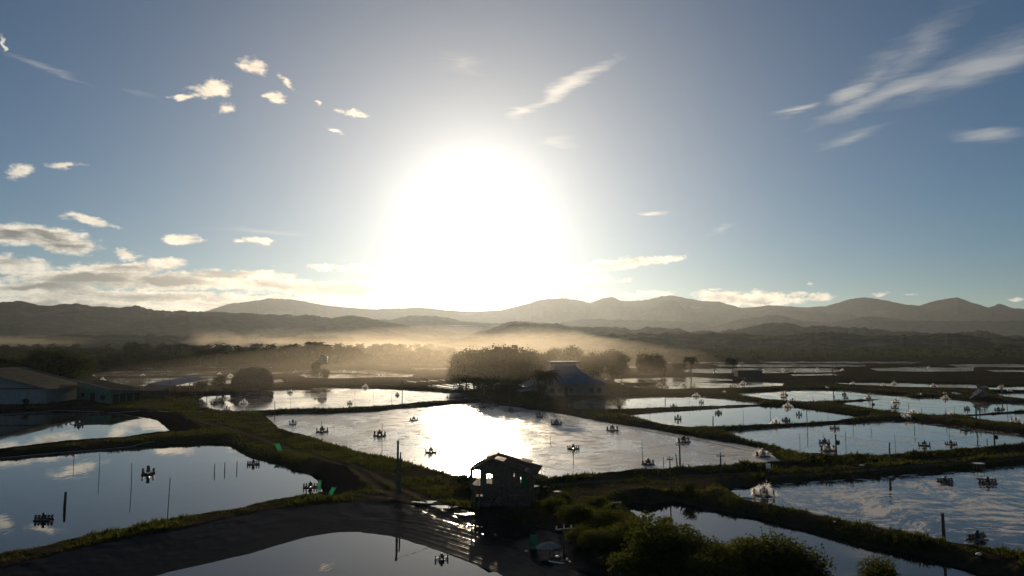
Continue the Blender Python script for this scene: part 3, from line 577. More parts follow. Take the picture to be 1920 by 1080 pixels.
# ============================================================ labels that single things out
ORD = ['second', 'third', 'fourth', 'fifth', 'sixth', 'seventh', 'eighth', 'ninth', 'tenth', 'eleventh', 'twelfth', 'thirteenth', 'fourteenth', 'fifteenth', 'sixteenth', 'seventeenth', 'eighteenth', 'nineteenth', 'twentieth']
REG = []
def reg(o, px, place, look, cat, group): REG.append((place, look, px, o)); tag(o, None, cat, group); return o
def name_all():
    d = {}
    for place, look, px, o in REG: d.setdefault((place, look), []).append((px, o))
    for (place, look), L in d.items():
        L.sort(key=lambda q: q[0]); n = len(L)
        for i, (px, o) in enumerate(L):
            if n == 1: o['label'] = 'lone %s %s' % (look, place)
            elif i == 0: o['label'] = '%s %s, leftmost' % (look, place)
            elif i == n - 1: o['label'] = '%s %s, rightmost' % (look, place)
            else: o['label'] = '%s %s, %s from left' % (look, place, ORD[i - 1])
def nearest_pond(x, y):
    best = None
    for p in PONDS:
        if p['k'][0] in 'RV': continue
        P = p['poly']; X_, Y_ = np.array([x], np.float32), np.array([y], np.float32)
        d = -1.0 if inside(X_, Y_, P)[0] else float(seg_dist(X_, Y_, P)[0])
        if best is None or d < best[0]: best = (d, p)
    return best
# ============================================================ vegetation
def tri_cloud(P, size, rs, aspect=.55, flat=.6):
    """small pointed leaves at the points P"""
    n = len(P); a = rs.normal(size=(n, 3)); a[:, 2] *= flat; a /= np.linalg.norm(a, axis=1)[:, None]
    b = rs.normal(size=(n, 3)); b -= (b * a).sum(1)[:, None] * a; b /= np.linalg.norm(b, axis=1)[:, None]
    s = (size * (0.6 + .8 * rs.random(n)))[:, None]
    v = np.stack([P - a * s * .5, P + b * s * aspect * .5, P + a * s * .5, P - b * s * aspect * .5], 1).reshape(-1, 3)
    return v, np.arange(4 * n).reshape(n, 4)
def crown_points(blobs, n, rs, shell=.55):
    w_ = np.array([b[3] * b[4] * b[5] for b in blobs]) ** .75; w_ = w_ / w_.sum(); k = rs.choice(len(blobs), n, p=w_); B = np.array(blobs)[k]
    d = rs.normal(size=(n, 3)); d /= np.linalg.norm(d, axis=1)[:, None]; r = shell + (1 - shell) * rs.random(n) ** .6
    r = r * (1 + .20 * rs.normal(size=n)); P = B[:, :3] + d * r[:, None] * B[:, 3:6]
    return P[P[:, 2] > .02]
def limbs(h, rs, spread, n=5, r=.12):
    b = MB(); top = np.array((rs.normal() * .1 * h, rs.normal() * .1 * h, h * .55)); b.path([(0, 0, -.3), top * .5, top], [r * 1.3, r, r * .7], 7)
    for k in range(n):
        a = 2 * math.pi * (k + rs.random() * .7) / n; e = top + np.array((math.cos(a) * spread, math.sin(a) * spread, h * (.18 + .25 * rs.random())))
        b.path([top * (.5 + .4 * rs.random()), (top + e) / 2 + (0, 0, h * .05), e], [r * .6, r * .4, r * .12], 5)
    return b
def make_tree(h, wd, n, leaf, seed, low=.25, nb=9):
    rs = np.random.default_rng(seed); bl = []
    for k in range(nb):
        a = rs.random() * 6.28; q = rs.random() ** .6 * wd * .34; z = h * (low + (1 - low) * (.15 + .65 * rs.random())); s = wd * (.16 + .14 * rs.random())
        bl.append((math.cos(a) * q, math.sin(a) * q, z, s, s, s * .75 * min(1.2, h / wd)))
    bl.append((0, 0, h * (low + (1 - low) * .5), wd * .3, wd * .3, h * (1 - low) * .42))
    P = crown_points(bl, n, rs); v, f = tri_cloud(P, leaf, rs)
    return np_mesh('crown', v, f), limbs(h, rs, wd * .25, r=.02 * h).mesh('trunk')
def place_tree(pair, name, loc, rz, sc, mat_, label=None, cat='tree', group=None):
    e = empty(name, loc, rz, label, cat, group); e.scale = sc
    for nm, me in (('crown', pair[0]), ('trunk', pair[1])):
        if not me.materials: me.materials.append(mat_ if nm == 'crown' else M['bark'])
        o = bpy.data.objects.new(nm, me); COL.objects.link(o); o.parent = e
    return e
bush = [make_tree(3.2, 4.6, 8500, .17, s, low=.0, nb=14) for s in (1, 2, 3, 4)]
tree = [make_tree(10, 9.5, 3600, .62, s, low=.10, nb=14) for s in (11, 12, 13, 14)]
small = [make_tree(4, 4.5, 1800, .34, s, low=.12, nb=8) for s in (21, 22)]
# bushes in the foreground: px, base py, height m, width factor
BUSH = [(1085,985,2.6,1.0),(1150,998,2.4,1.1),(1035,968,2.2,1.0),(1115,962,2.0,1.0),(1180,1030,3.0,1.1),(1235,1065,4.2,1.25),(1130,1045,2.6,1.0),(1290,1082,3.4,1.0),
        (1350,1072,2.6,.8),(1400,1080,2.8,.9),(1460,1105,4.2,1.1),(1415,1100,3.2,1.0),(1530,1120,2.4,.8),(1655,1128,3.3,.75),(1205,1100,3.0,1.2),(1330,1110,3.2,1.1),(1090,1025,2.2,1.0),(1060,945,1.5,.9),(1250,992,1.5,.6),(1500,1098,2.6,.7)]
for i, (px, py, hgt, wf) in enumerate(BUSH):
    x, y, z = gz(px, py); s = hgt * .88 / 3.2; a = random.random() * 6.28
    o = place_tree(bush[i % 4], 'bush', (x, y, z - .15), a, (s * wf, s * wf, s), M['leaf_near'])
    reg(o, px, 'in the thicket right of the stilt hut' if py < 1035 else 'along the bottom edge before the channel', 'tall dense bush' if hgt > 3 else 'low feathery bush', 'bush', 'bushes in the foreground thicket')
# trees: px, base py, top py, width px, set, place
def gtop(px, py, ptop, zb=None):
    x, y, z = gz(px, py); return x, y, z, at_depth(px, ptop, y)[2] - z
TREES = [(862,724,664,52),(890,728,658,56),(925,731,655,60),(958,733,654,60),(990,730,657,56),(1014,722,664,44),(875,714,660,50),(940,716,655,60),(1000,714,660,50),(908,738,672,40),(975,736,668,46)]
TR2 = [(1040,704,656,42),(1070,706,650,46),(1096,716,670,40),(1120,716,664,38),(1147,712,659,44),(1165,708,664,34),(1100,722,682,26)]
TR3 = [(1222,703,666,42),(1203,702,673,24),(1240,702,674,24),(1274,700,680,26)]
TR4 = [(-30,722,668,70),(12,720,670,64),(52,722,667,60),(92,724,658,64),(125,724,664,60),(152,718,672,36),(75,716,664,50),(165,712,676,22)]
TR5 = [(252,690,645,32),(232,692,662,36),(205,694,664,30),(300,690,664,34),(340,689,664,34),(185,695,668,30),(270,690,660,34),(430,689,664,30),(472,688,662,34)]
k = 0
for L, place, look in ((TREES, 'in the hazy clump left of the blue-roofed hall', 'broad tree'), (TR2, 'behind the blue-roofed hall', 'round leafy tree'), (TR3, 'on the far dike right of the hall', 'spreading tree'),
                       (TR4, 'behind the left sheds', 'dark bushy tree'), (TR5, 'before the far left palm grove', 'tall dark tree')):
    for (px, py, pt, wpx) in L:
        x, y, z, h = gtop(px, py, pt); wm_ = wpx / FPX * y * 1.15
        o = place_tree(tree[k % 4], 'tree', (x, y, z - .1), k * 1.7, (wm_ / 9.5, wm_ / 9.5, h / 9.0), M['leaf_mid']); k += 1
        reg(o, px, place, look, 'tree', 'trees standing on the dikes')
for i, (px, py, pt, wpx, place, look) in enumerate([(410,731,704,30,'between the blue-roofed shed and the thatched barn','small open-crowned tree'),(376,738,713,26,'against the right end of the blue-roofed shed','dark rounded shrub'),
        (592,711,676,20,'left of the water tower','small tree'),(612,712,690,18,'at the foot of the water tower','leafy shrub'),(48,762,746,12,'before the pale blue shed wall','low round shrub'),
        (660,716,708,16,'on the far dike right of the water tower','low shrub'),(795,716,708,14,'beside the raceway tanks','low shrub'),(985,758,732,46,'before the left end of the hall','sprawling bush'),(1010,766,744,36,'on the bank before the hall','ragged bush'),(950,752,730,36,'under the hazy clump by the bank','ragged bush'),
        (285,728,717,14,'behind the left end of the blue-roofed shed','low dark shrub'),(1010,915,893,26,'just right of the stilt hut','scrubby shrub'),(870,912,888,40,'just left of the stilt hut','scrubby shrub'),(1290,925,900,30,'on the earth mound by the leaning stakes','low dark shrub')]):
    x, y, z, h = gtop(px, py, pt); wm_ = wpx / FPX * y * 1.15
    reg(place_tree(small[i % 2], 'shrub', (x, y, z - .1), i * 2.1, (wm_ / 4.5, wm_ / 4.5, h / 3.9), M['leaf_mid']), px, place, look, 'shrub', None)
# palms
def frond(v, f, base, ang_, L, droop, rs, seg=7, wd=.9):
    c, s = math.cos(ang_), math.sin(ang_); up = .75 - .5 * droop; pts = []
    for i in range(seg + 1):
        t = i / seg; r = L * (t - .12 * t * t); z = L * (up * t - (.55 + .75 * droop) * t * t)
        pts.append(np.array((base[0] + c * r, base[1] + s * r, base[2] + z)))
    side = np.array((-s, c, 0))
    for i in range(seg):
        p, q = pts[i], pts[i + 1]; w0 = wd * math.sin(math.pi * min(1, (i + .35) / seg) ** .8) * (.8 + .4 * rs.random())
        for sg in (-1, 1):
            b = len(v); tip = (p + q) / 2 + side * sg * w0 + (q - p) * .7 - np.array((0, 0, w0 * (.45 + .5 * droop)))
            v += [tuple(p), tuple(q), tuple(tip)]; f.append((b, b + 1, b + 2))
            b = len(v); v += [tuple(p), tuple(p + (q - p) * .4 + (0, 0, .02)), tuple(tip - (q - p) * .55)]; f.append((b, b + 1, b + 2))
def palm_mesh(h, seed, nf=20, L=3.4, seg=7):
    rs = np.random.default_rng(seed); lean = rs.normal(size=2) * .06 * h; top = (lean[0], lean[1], h - 1.0); v = []; f = []
    for k in range(nf): frond(v, f, top, 2.4 * k + rs.random() * .4, L * (.8 + .35 * rs.random()), k / nf * 1.1, rs, seg, 1.25)
    tr = MB(); tr.path([(0, 0, -.3), (lean[0] * .2, lean[1] * .2, h * .33), (lean[0] * .55, lean[1] * .55, h * .66), top], [.34, .24, .20, .17], 7)
    return np_mesh('crown', np.array(v), np.array(f)), tr.mesh('trunk')
palms = [palm_mesh(10, s, nf=30, L=3.7) for s in (31, 32, 33)]
PALM = [(1296,702,669,'on the far dike, tall between two trees'),(1340,701,684,'on the far dike, short one left of the dark blue shed'),(1374,704,672,'at the left wall of the dark blue shed'),(1021,757,694,'before the blue-roofed hall'),
        (375,690,655,'before the palm grove above the barn'),(405,690,653,'before the palm grove, pair above the barn'),(590,690,641,'behind the water tower, tallest'),(612,690,646,'behind the water tower, right of the tallest'),(85,722,657,'among the dark trees behind the left sheds'),
        (955,760,722,'low on the bank left of the hall'),(1150,712,664,'right of the hall among leafy trees'),(1425,682,668,'far off above the dark blue shed'),(1262,676,663,'far off behind the spreading tree'),(1310,677,664,'far off behind the two lone palms')]
for i, (px, py, pt, txt) in enumerate(PALM):
    x, y, z, h = gtop(px, py, pt); s = h / 10.2; sh = min(1.15, max(.75, 5.5 / max(h, 1)) * 1.2) if h < 8 else 1.0
    o = empty('palm_tree', (x, y, z - .1), i * 1.3, 'coconut palm ' + txt, 'palm tree', 'palms standing apart'); o.scale = (max(s, .6) * 1.4, max(s, .6) * 1.4, s * 1.05)
    for nm, me in zip(('crown', 'trunk'), palms[i % 3]):
        if not me.materials: me.materials.append(M['palm'] if nm == 'crown' else M['bark'])
        c_ = bpy.data.objects.new(nm, me); COL.objects.link(c_); c_.parent = o
# the palm grove: several hundred palms that read as one mass, with undergrowth
V, Fq, nv = [], [], 0
lo = [palm_mesh(10, s, nf=11, L=3.8, seg=3)[0] for s in (41, 42, 43)]; arr = []
for me in lo:
    a = np.zeros(len(me.vertices) * 3, np.float32); me.vertices.foreach_get('co', a); arr.append(a.reshape(-1, 3))
rs = np.random.default_rng(5)
for k in range(1150):
    px = rs.uniform(-260, 850) if k < 820 else rs.uniform(1180, 2200); dist = 500 + 420 * rs.random() ** 1.3 if k < 820 else rs.uniform(760, 1150)
    u = (px - 960) / FPX; x, y = u * dist, dist; s = rs.uniform(.8, 1.25) + (.35 if k % 7 == 0 else 0) if k < 820 else rs.uniform(.6, .95); a = rs.random() * 6.28; q = arr[k % 3]; c_, s_ = math.cos(a), math.sin(a)
    P = np.stack([(q[:, 0] * c_ - q[:, 1] * s_) * 1.15, (q[:, 0] * s_ + q[:, 1] * c_) * 1.15, q[:, 2]], 1) * s + (x, y, .3)
    V.append(P); Fq.append(np.arange(len(P)).reshape(-1, 3) + nv); nv += len(P)
tag(link('palm_grove', np_mesh('palm_grove', np.concatenate(V), np.concatenate(Fq)), M['palm']), kind='stuff')
for me in lo: bpy.data.meshes.remove(me)
def thicket(x0, x1, d0, d1, n, hgt, leaf, seed, nm='thicket'):
    rs = np.random.default_rng(seed); px = rs.uniform(x0, x1, n); dist = rs.uniform(d0, d1, n); x = (px - 960) / FPX * dist
    top = hgt * (.45 + .9 * fbm(x / 14 + seed, dist / 14, 3)); z = top * rs.random(n) ** .7; P = np.stack([x, dist, z + .3], 1)
    v, f = tri_cloud(P, leaf, rs, .8); tag(link(nm, np_mesh(nm, v, f), M['leaf_mid']), kind='stuff')
thicket(-260, 855, 490, 620, 42000, 7.0, 1.5, 1); thicket(-260, 400, 440, 495, 9000, 3.5, 1.2, 2); thicket(1150, 2200, 720, 1000, 26000, 7, 2.0, 3); thicket(850, 1180, 560, 800, 14000, 8, 1.6, 4)
# grass and weeds on the dikes
def grass(n, y0, y1, hgt, seed, thr=.58):
    rs = np.random.default_rng(seed); y = y0 * (y1 / y0) ** rs.random(n); x = (rs.random(n) * 2 - 1) * (y * .80 + 3)
    h, ln, sh, pa = land(x, y, True); g = fbm(x * .35 + 3, y * .35, 3)
    keep = (h > .30) & (ln < .2) & (pa < .35) & (g + .3 * rs.random(n) > thr); x, y, h, g = x[keep], y[keep], h[keep], g[keep]; n = len(x)
    ht = hgt * (.35 + 1.3 * g * rs.random(n)) ; v = []
    for b in range(3):
        a = rs.random(n) * 6.28; w_ = ht * (.16 + .1 * rs.random(n)); ln_ = ht * (.2 + .6 * rs.random(n)); a2 = rs.random(n) * 6.28
        p0 = np.stack([x - np.cos(a) * w_, y - np.sin(a) * w_, h - .04], 1); p1 = np.stack([x + np.cos(a) * w_, y + np.sin(a) * w_, h - .04], 1)
        p2 = np.stack([x + np.cos(a2) * ln_, y + np.sin(a2) * ln_, h + ht * (.6 + .5 * rs.random(n))], 1); v.append(np.stack([p0, p1, p2], 1))
    v = np.concatenate(v).reshape(-1, 3)
    tag(link('grass', np_mesh('grass', v, np.arange(len(v)).reshape(-1, 3)), M['grass']), kind='stuff')
grass(330000, 40, 100, .20, 1); grass(200000, 90, 260, .30, 2); grass(200000, 42, 210, .46, 3, .78)
# ============================================================ buildings
def quad_slab(b, q, th):
    """a sheet of thickness th on four corner points (counter-clockwise from above)"""
    q = [np.array(p, float) for p in q]; n = np.cross(q[1] - q[0], q[3] - q[0]); n /= np.linalg.norm(n)
    lo = [p - n * th for p in q]; b.add(q + lo, [(0, 1, 2, 3), (7, 6, 5, 4), (0, 4, 5, 1), (1, 5, 6, 2), (2, 6, 7, 3), (3, 7, 4, 0)]); return b
def lerp(a, b, t): return np.array(a, float) * (1 - t) + np.array(b, float) * t
def roof_sheets(parent, q, th, mat_, n, rs, name='roof_sheet', ridges=True, lap=.02):
    """a roof slope of n lapped sheets side by side from edge q0-q3 to q1-q2, with standing ribs"""
    q = [np.array(p, float) for p in q]
    for i in range(n):
        a, c = i / n, (i + 1) / n - .004; up = np.array((0, 0, rs.random() * .03 + (.02 if i % 2 else 0)))
        p = [lerp(q[0], q[1], a) + up, lerp(q[0], q[1], c) + up, lerp(q[3], q[2], c) + up, lerp(q[3], q[2], a) + up]
        b = MB(); quad_slab(b, p, th)
        if ridges:
            for k in (.25, .5, .75): b.tube(lerp(p[0], p[1], k) + (0, 0, .01), lerp(p[3], p[2], k) + (0, 0, .01), .03, n=4)
        b.obj(name, mat_, parent)
rs = np.random.default_rng(9)
# --- big pale blue shed at the left edge: gable end towards the ponds
x1, y1, z1 = gz(87, 757); e = empty('warehouse', (x1, y1, z1 - .1), R(4), 'pale blue metal warehouse with low gable roof, cut by the left edge', 'building')
Wd, Dp, he, hr = 36.0, 17.0, 3.9, 8.6
b = MB(); b.add([(-Wd, 0, 0), (0, 0, 0), (0, 0, he), (-Wd / 2, 0, hr), (-Wd, 0, he), (-Wd, Dp, 0), (0, Dp, 0), (0, Dp, he), (-Wd / 2, Dp, hr), (-Wd, Dp, he)],
    [(0, 1, 2, 3, 4), (6, 5, 9, 8, 7), (1, 6, 7, 2), (5, 0, 4, 9)])
wl = b.obj('wall', M['bluewall'], e)
for k in range(18):
    MB().box((-1 - k * 2.0, -.03, he / 2 - .1), (.05, .06, he - .2)).obj('panel_rib', M['bluewall'], wl)
b = MB(); b.box((-Wd / 2, -.1, he), (Wd, .22, .28)); b.obj('girt_board', M['darkwall'], e)  # dark board across the gable end at eave height
roof_sheets(e, [(-Wd / 2, -1.1, hr + .12), (-Wd / 2, Dp + 1, hr + .12), (1.3, Dp + 1, he - .25), (1.3, -1.1, he - .25)], .08, M['darkroof'], 14, rs)
roof_sheets(e, [(-Wd - 1.3, -1.1, he - .25), (-Wd - 1.3, Dp + 1, he - .25), (-Wd / 2, Dp + 1, hr + .12), (-Wd / 2, -1.1, hr + .12)], .08, M['darkroof'], 14, rs)
b = MB(); b.tube((-Wd / 2, -1.14, hr - .02), (1.32, -1.14, he - .42), .16, n=4); b.obj('bargeboard', M['paleroof'], e)
b = MB(); b.tube((-Wd / 2, Dp + .9, hr + .3), (1.32, Dp + .9, he - .1), .14, n=4); b.obj('rear_bargeboard', M['paleroof'], e)
# --- green shed, mono-pitch
A, B_, C_ = (np.array(gz(*q)) for q in ((143, 749), (207, 757), (262, 752))); D_ = A + C_ - B_
o0 = B_.copy(); e = empty('green_shed', tuple(o0), 0, 'green-walled shed with sheet roof sloping down toward the grass track', 'building')
q0 = [p - o0 for p in (A, B_, C_, D_)]; hs = [5.4, 3.7, 2.9, 4.6]; b = MB()
for i in range(4):
    a, c = q0[i].copy(), q0[(i + 1) % 4].copy(); a[2] = c[2] = -.2; a2, c2 = a.copy(), c.copy(); a2[2] = hs[i]; c2[2] = hs[(i + 1) % 4]; b.add([a, c, c2, a2], [(0, 1, 2, 3)])
b.obj('wall', M['greenwall'], e)
cen = sum(q0) / 4; rq = [np.array((*(cen + (q0[i] - cen) * 1.13)[:2], hs[i] + .12)) for i in range(4)]
roof_sheets(e, [rq[1], rq[2], rq[3], rq[0]], .1, M['darkroof'], 9, rs)
b = MB(); b.tube(rq[0] - (0, 0, .1), rq[1] - (0, 0, .1), .12, n=4); b.tube(rq[1] - (0, 0, .1), rq[2] - (0, 0, .1), .12, n=4); b.obj('fascia', M['paleroof'], e)
def opening(parent, a, c, t0, t1, z0, z1, name, mat_=None, frame=True):
    a, c = np.array(a, float), np.array(c, float); d = (c - a); L = np.linalg.norm(d[:2]); nrm = np.array((d[1], -d[0], 0)) / L; th = .05
    p = lerp(a, c, t0) + nrm * .04; q = lerp(a, c, t1) + nrm * .04; b = MB(); P = [np.array((p[0], p[1], z0)), np.array((q[0], q[1], z0)), np.array((q[0], q[1], z1)), np.array((p[0], p[1], z1))]
    b.add(P + [v - nrm * .09 for v in P], [(0, 1, 2, 3), (7, 6, 5, 4), (0, 4, 5, 1), (1, 5, 6, 2), (2, 6, 7, 3), (3, 7, 4, 0)]); o = b.obj(name, mat_ or M['hole'], parent)
    if frame:
        f = MB()
        for i in range(4): f.tube(P[i] + nrm * .02, P[(i + 1) % 4] + nrm * .02, .05, n=4)
        f.obj('frame', M['darkwall'], o)
    return o
opening(e, q0[0], q0[1], .42, .56, 0.0, 2.3, 'door'); opening(e, q0[0], q0[1], .72, .84, .9, 1.9, 'window'); opening(e, q0[0], q0[1], .14, .26, 1.0, 2.0, 'window')
for i in range(4): opening(e, q0[1], q0[2], .06 + i * .24, .26 + i * .24, .1, 2.3, 'bay_opening')
# --- blue-roofed open shed
x1, y1, z1 = gz(318, 741); x2, y2, _ = gz(388, 739); e = empty('open_shed', (x1, y1, z1 - .1), math.atan2(y2 - y1, x2 - x1), 'open dark shed with sloping dark blue roof beside the thatched barn', 'building'); L = math.hypot(x2 - x1, y2 - y1)
for i in range(5):
    for j in (0, 1): MB().tube((i * L / 4, j * 7, -.3), (i * L / 4, j * 7, 3.2 + i * .28), .1, n=6).obj('post', M['pole'], e)
roof_sheets(e, [(-.8, -1.2, 2.9), (L * .92, -1.2, 4.4), (L + 1, 7.6, 4.9), (-.8, 7.6, 3.5)], .07, M['darkblue'], 8, rs)
b = MB(); b.box((L * .3, 6.6, 1.3), (L * .62, .15, 2.8)); b.box((L * .62, 3.4, 1.0), (.15, 6.3, 2.2)); b.obj('wall', M['darkwall'], e)
b = MB(); b.add([(-5.5, -1.5, 1.9), (-1, -1.5, 3.1), (-1, 7, 3.3), (-5.5, 7, 2.0)], [(0, 1, 2, 3), (3, 2, 1, 0)]); b.box((-3, 3, .9), (4.6, 7, 1.9)); b.obj('lean_to', M['darkwall'], e)
# --- thatched barn with rounded roof
x1, y1, z1 = gz(465, 729); e = empty('thatched_barn', (x1, y1 + 4, z1 - .1), R(-8), 'dark barn with tall rounded thatch roof on the dike', 'building')
b = MB(); vs = []; fs = []; nu, nv = 22, 12
for i in range(nv + 1):
    t_ = i / nv; yy = -4.5 + 9 * t_
    for k in range(nu + 1):
        a = math.pi * k / nu; w_ = 5.6 * (1 - .10 * math.sin(a) ** 4); hgt_ = 6.3 * (1 - .3 * abs(2 * t_ - 1) ** 3); j = .15 * math.sin(k * 3.1 + i * 2.3)
        vs.append((-math.cos(a) * (w_ + j), yy, .7 + (hgt_ + j) * math.sin(a) ** .72))
for i in range(nv):
    for k in range(nu): q = i * (nu + 1) + k; fs.append((q, q + 1, q + nu + 2, q + nu + 1))
fs += [tuple(range(nu + 1))[::-1], tuple(range(nv * (nu + 1), (nv + 1) * (nu + 1)))]; b.add(vs, fs); b.obj('roof', M['thatch'], e)
rr = np.random.default_rng(8); th_ = rr.uniform(.15, 3.0, 1600); P = np.stack([-np.cos(th_) * 5.6, rr.uniform(-4.5, 4.5, 1600), .7 + 6.2 * np.sin(th_) ** .72], 1)
v, f = tri_cloud(P, .8, rr, .3, .8); link('thatch_fringe', np_mesh('thatch_fringe', v, f), M['thatch'], e)['kind'] = 'stuff'
b = MB(); b.box((0, 0, .5), (10.6, 8, 1.1)); b.obj('wall', M['darkwall'], e)
b = MB(); quad_slab(b, [(-8.3, -3.6, 3.0), (-5.2, -3.6, 3.7), (-5.2, 3, 3.7), (-8.3, 3, 3.0)], .1); b.obj('porch_roof', M['thatch'], e)
for yy in (-3.3, 2.7): MB().tube((-8, yy, -.2), (-8, yy, 3.0), .09).obj('post', M['pole'], e)
# --- hall with the flared blue roof
x1, y1, z1 = gz(987, 743); x2, y2, _ = gz(1137, 742); L = math.hypot(x2 - x1, y2 - y1); e = empty('hall', (x1, y1, z1 - .1), math.atan2(y2 - y1, x2 - x1), 'large hall with steep flared blue roof and raised ridge cap', 'building'); Dp = 15.0
b = MB(); b.box((L * .62, Dp / 2, 1.8), (L * .74, Dp - 1, 3.8)); b.obj('wall', M['palewall'], e)
rings = [((L * .20, -1.0), (L + .2, Dp + 1), 3.55), ((L * .30, .6), (L * .86, Dp - .6), 4.9), ((L * .36, 2.4), (L * .73, Dp - 2.4), 6.6), ((L * .40, 4.2), (L * .66, Dp - 4.2), 8.6)]
def ringpts(r): (a, c), (d, g_), z = r; return [np.array(p, float) for p in ((a, c, z), (d, c, z), (d, g_, z), (a, g_, z))]
for i in range(3):
    lo_, hi_ = ringpts(rings[i]), ringpts(rings[i + 1])
    for k in range(4): roof_sheets(e, [hi_[k], hi_[(k + 1) % 4], lo_[(k + 1) % 4], lo_[k]][::-1], .08, M['blueroof'], 6 if k % 2 == 0 else 4, rs, ridges=False)
b = MB(); b.box((L * .53, Dp / 2, 8.9), (L * .25, Dp - 8.6, .9)); b.obj('lantern', M['palewall'], e)
b = MB(); b.box((L * .53, Dp / 2, 9.65), (L * .36, Dp - 7, .5), tilt=(0, 0)); b.obj('ridge_cap', M['blueroof'], e)
b = MB(); quad_slab(b, [(-.5, -1, 2.6), (L * .21, -1, 4.6), (L * .21, Dp, 4.6), (-.5, Dp, 2.6)][::1], .1); b.obj('side_roof', M['steel'], e)
b = MB(); quad_slab(b, [(-2.2, -2.5, 1.6), (L * .12, -2.5, 2.3), (L * .12, 5, 2.3), (-2.2, 5, 1.6)], .1); b.obj('porch_roof', M['steel'], e)
for k in range(8): MB().tube((L * .27 + k * L * .1, -.6, -.2), (L * .27 + k * L * .1, -.6, 3.6), .12, n=6).obj('column', M['palewall'], e)
W0, W1 = (L * .25, .5, 0), (L * .99, .5, 0)
for a_, c_, z0, z1_, nm in ((.30, .36, 0, 2.4, 'door'), (.06, .14, .9, 2.2, 'window'), (.18, .26, .9, 2.2, 'window'), (.40, .46, .8, 2.2, 'window'), (.72, .80, .9, 2.2, 'window'), (.86, .93, .9, 2.2, 'window')): opening(e, W0, W1, a_, c_, z0, z1_, nm)
# --- low dark shed with blue roof, far right of centre
x1, y1, z1 = gz(1384, 706); x2, y2, _ = gz(1428, 706); L = x2 - x1; e = empty('pump_shed', (x1, y1, z1 - .1), 0, 'low dark shed with flat blue roof beside a lone palm', 'building')
b = MB(); b.box((L / 2, 3, 1.3), (L, 6, 3.0)); b.obj('wall', M['darkwall'], e); roof_sheets(e, [(-.5, -.6, 3.4), (-.5, 6.6, 3.5), (L + .4, 6.6, 2.9), (L + .4, -.6, 2.8)], .12, M['darkblue'], 5, rs)
# --- water tower
x1, y1, z1 = gz(605, 709); e = empty('water_tower', (x1, y1, z1 - .1), .3, 'pale water tank on a lattice tower between trees', 'tower')
for sx_ in (-1, 1):
    for sy_ in (-1, 1): MB().tube((sx_ * 1.7, sy_ * 1.7, -.3), (sx_ * 1.3, sy_ * 1.3, 6.6), .12, n=6).obj('leg', M['steel'], e)
for k in range(3):
    for s_ in (-1, 1):
        MB().tube((-1.6, s_ * 1.6, .4 + 2 * k), (1.5, s_ * 1.5, 2.4 + 2 * k), .05, n=4).obj('brace', M['steel'], e); MB().tube((s_ * 1.6, 1.6, .4 + 2 * k), (s_ * 1.5, -1.5, 2.4 + 2 * k), .05, n=4).obj('brace', M['steel'], e)
tk = MB().lathe([(.3, 6.5), (2.0, 6.6), (2.05, 7.2), (2.0, 9.6), (1.9, 9.8), (.5, 10.5), (.15, 10.6)], n=16).obj('tank', simple('pale_tank', (.16, .18, .19), .7, var=.2), e, True)
for z_ in (7.4, 8.4, 9.4): MB().lathe([(2.05, z_), (2.1, z_ + .05), (2.1, z_ + .12), (2.05, z_ + .17)], n=16).obj('hoop', M['steel'], tk)
MB().lathe([(.3, 10.55), (.3, 10.9), (.1, 10.95)], n=8).obj('vent', M['white'], tk)
# --- collapsed shelter / debris heap at the right
x1, y1, z1 = gz(1838, 746); e = empty('collapsed_shelter', (x1, y1, z1 - .1), .2, 'tumbled heap of timbers, sheeting and earth on the dike at right', 'shelter')
vs = []; fs = []
for i in range(9):
    for k in range(16):
        r = i / 8; a = 6.283 * k / 16; vs.append((math.cos(a) * r * (3.6 + .5 * math.sin(3 * a)) + .8, math.sin(a) * r * 2.2, 1.7 * (1 - r * r) * (.85 + .15 * math.sin(a * 4 + i)) - .1 * (i == 8)))
for i in range(8):
    for k in range(16): fs.append((i * 16 + k, (i + 1) * 16 + k, (i + 1) * 16 + (k + 1) % 16, i * 16 + (k + 1) % 16))
MB().add(vs, fs).obj('earth_heap', simple('bare_earth', (.10, .07, .045), .95, var=.3), e, True)
for q in ([(-2.6, -1.2, .9), (-.6, -1.6, 2.4), (-.2, .2, 2.7), (-2.2, .6, 1.2)], [(-.4, -1.9, 2.9), (1.5, -1.7, 3.2), (1.7, .1, 3.5), (-.2, -.1, 3.2)], [(-1.4, -2, .5), (.4, -2.3, 1.1), (.8, -1.3, 1.9), (-1.0, -1, 1.2)]):
    b = MB(); quad_slab(b, q, .05); b.obj('roof_sheet', M['paleroof'], e)
for k in range(7):
    a = k * .9; MB().tube((-1.8 + k * .55, -1.4 + .2 * k, 0), (-2.4 + k * .62 + .5 * math.sin(a), -1.2 + .3 * math.cos(a), 3.2 + .8 * math.sin(a * 2)), .07, n=5).obj('timber', M['pole'], e)
# --- the stilt hut in front
hx, hy, hz_ = gz(938, 950); zb = hz_ - .1
e = empty('stilt_hut', (hx, hy, zb), R(-9), 'ramshackle wooden hut on stilts against the glare, daylight through its windows', 'hut')
X0, X1, Y0, Y1 = -2.85, 2.85, 0.0, 3.4; ZF, ZL, ZR = 1.9, 3.75, 4.75     # floor, eave, ridge
for xx in (-2.7, -1.3, .1, 1.4, 2.7):
    for yy in (Y0 + .1, (Y0 + Y1) / 2, Y1 - .1): MB().path([(xx * 1.02, yy, -.4), (xx, yy + .03, ZF * .5), (xx, yy, ZF)], [.10, .085, .08], 7).obj('stilt', M['pole'], e)
for a, c in (((-2.7, -.02, .3), (-1.3, -.02, 1.9)), ((.1, -.02, 1.9), (1.4, -.02, .4)), ((1.4, -.02, .5), (2.7, -.02, 1.8))): MB().tube(a, c, .045, n=5).obj('brace', M['pole'], e)
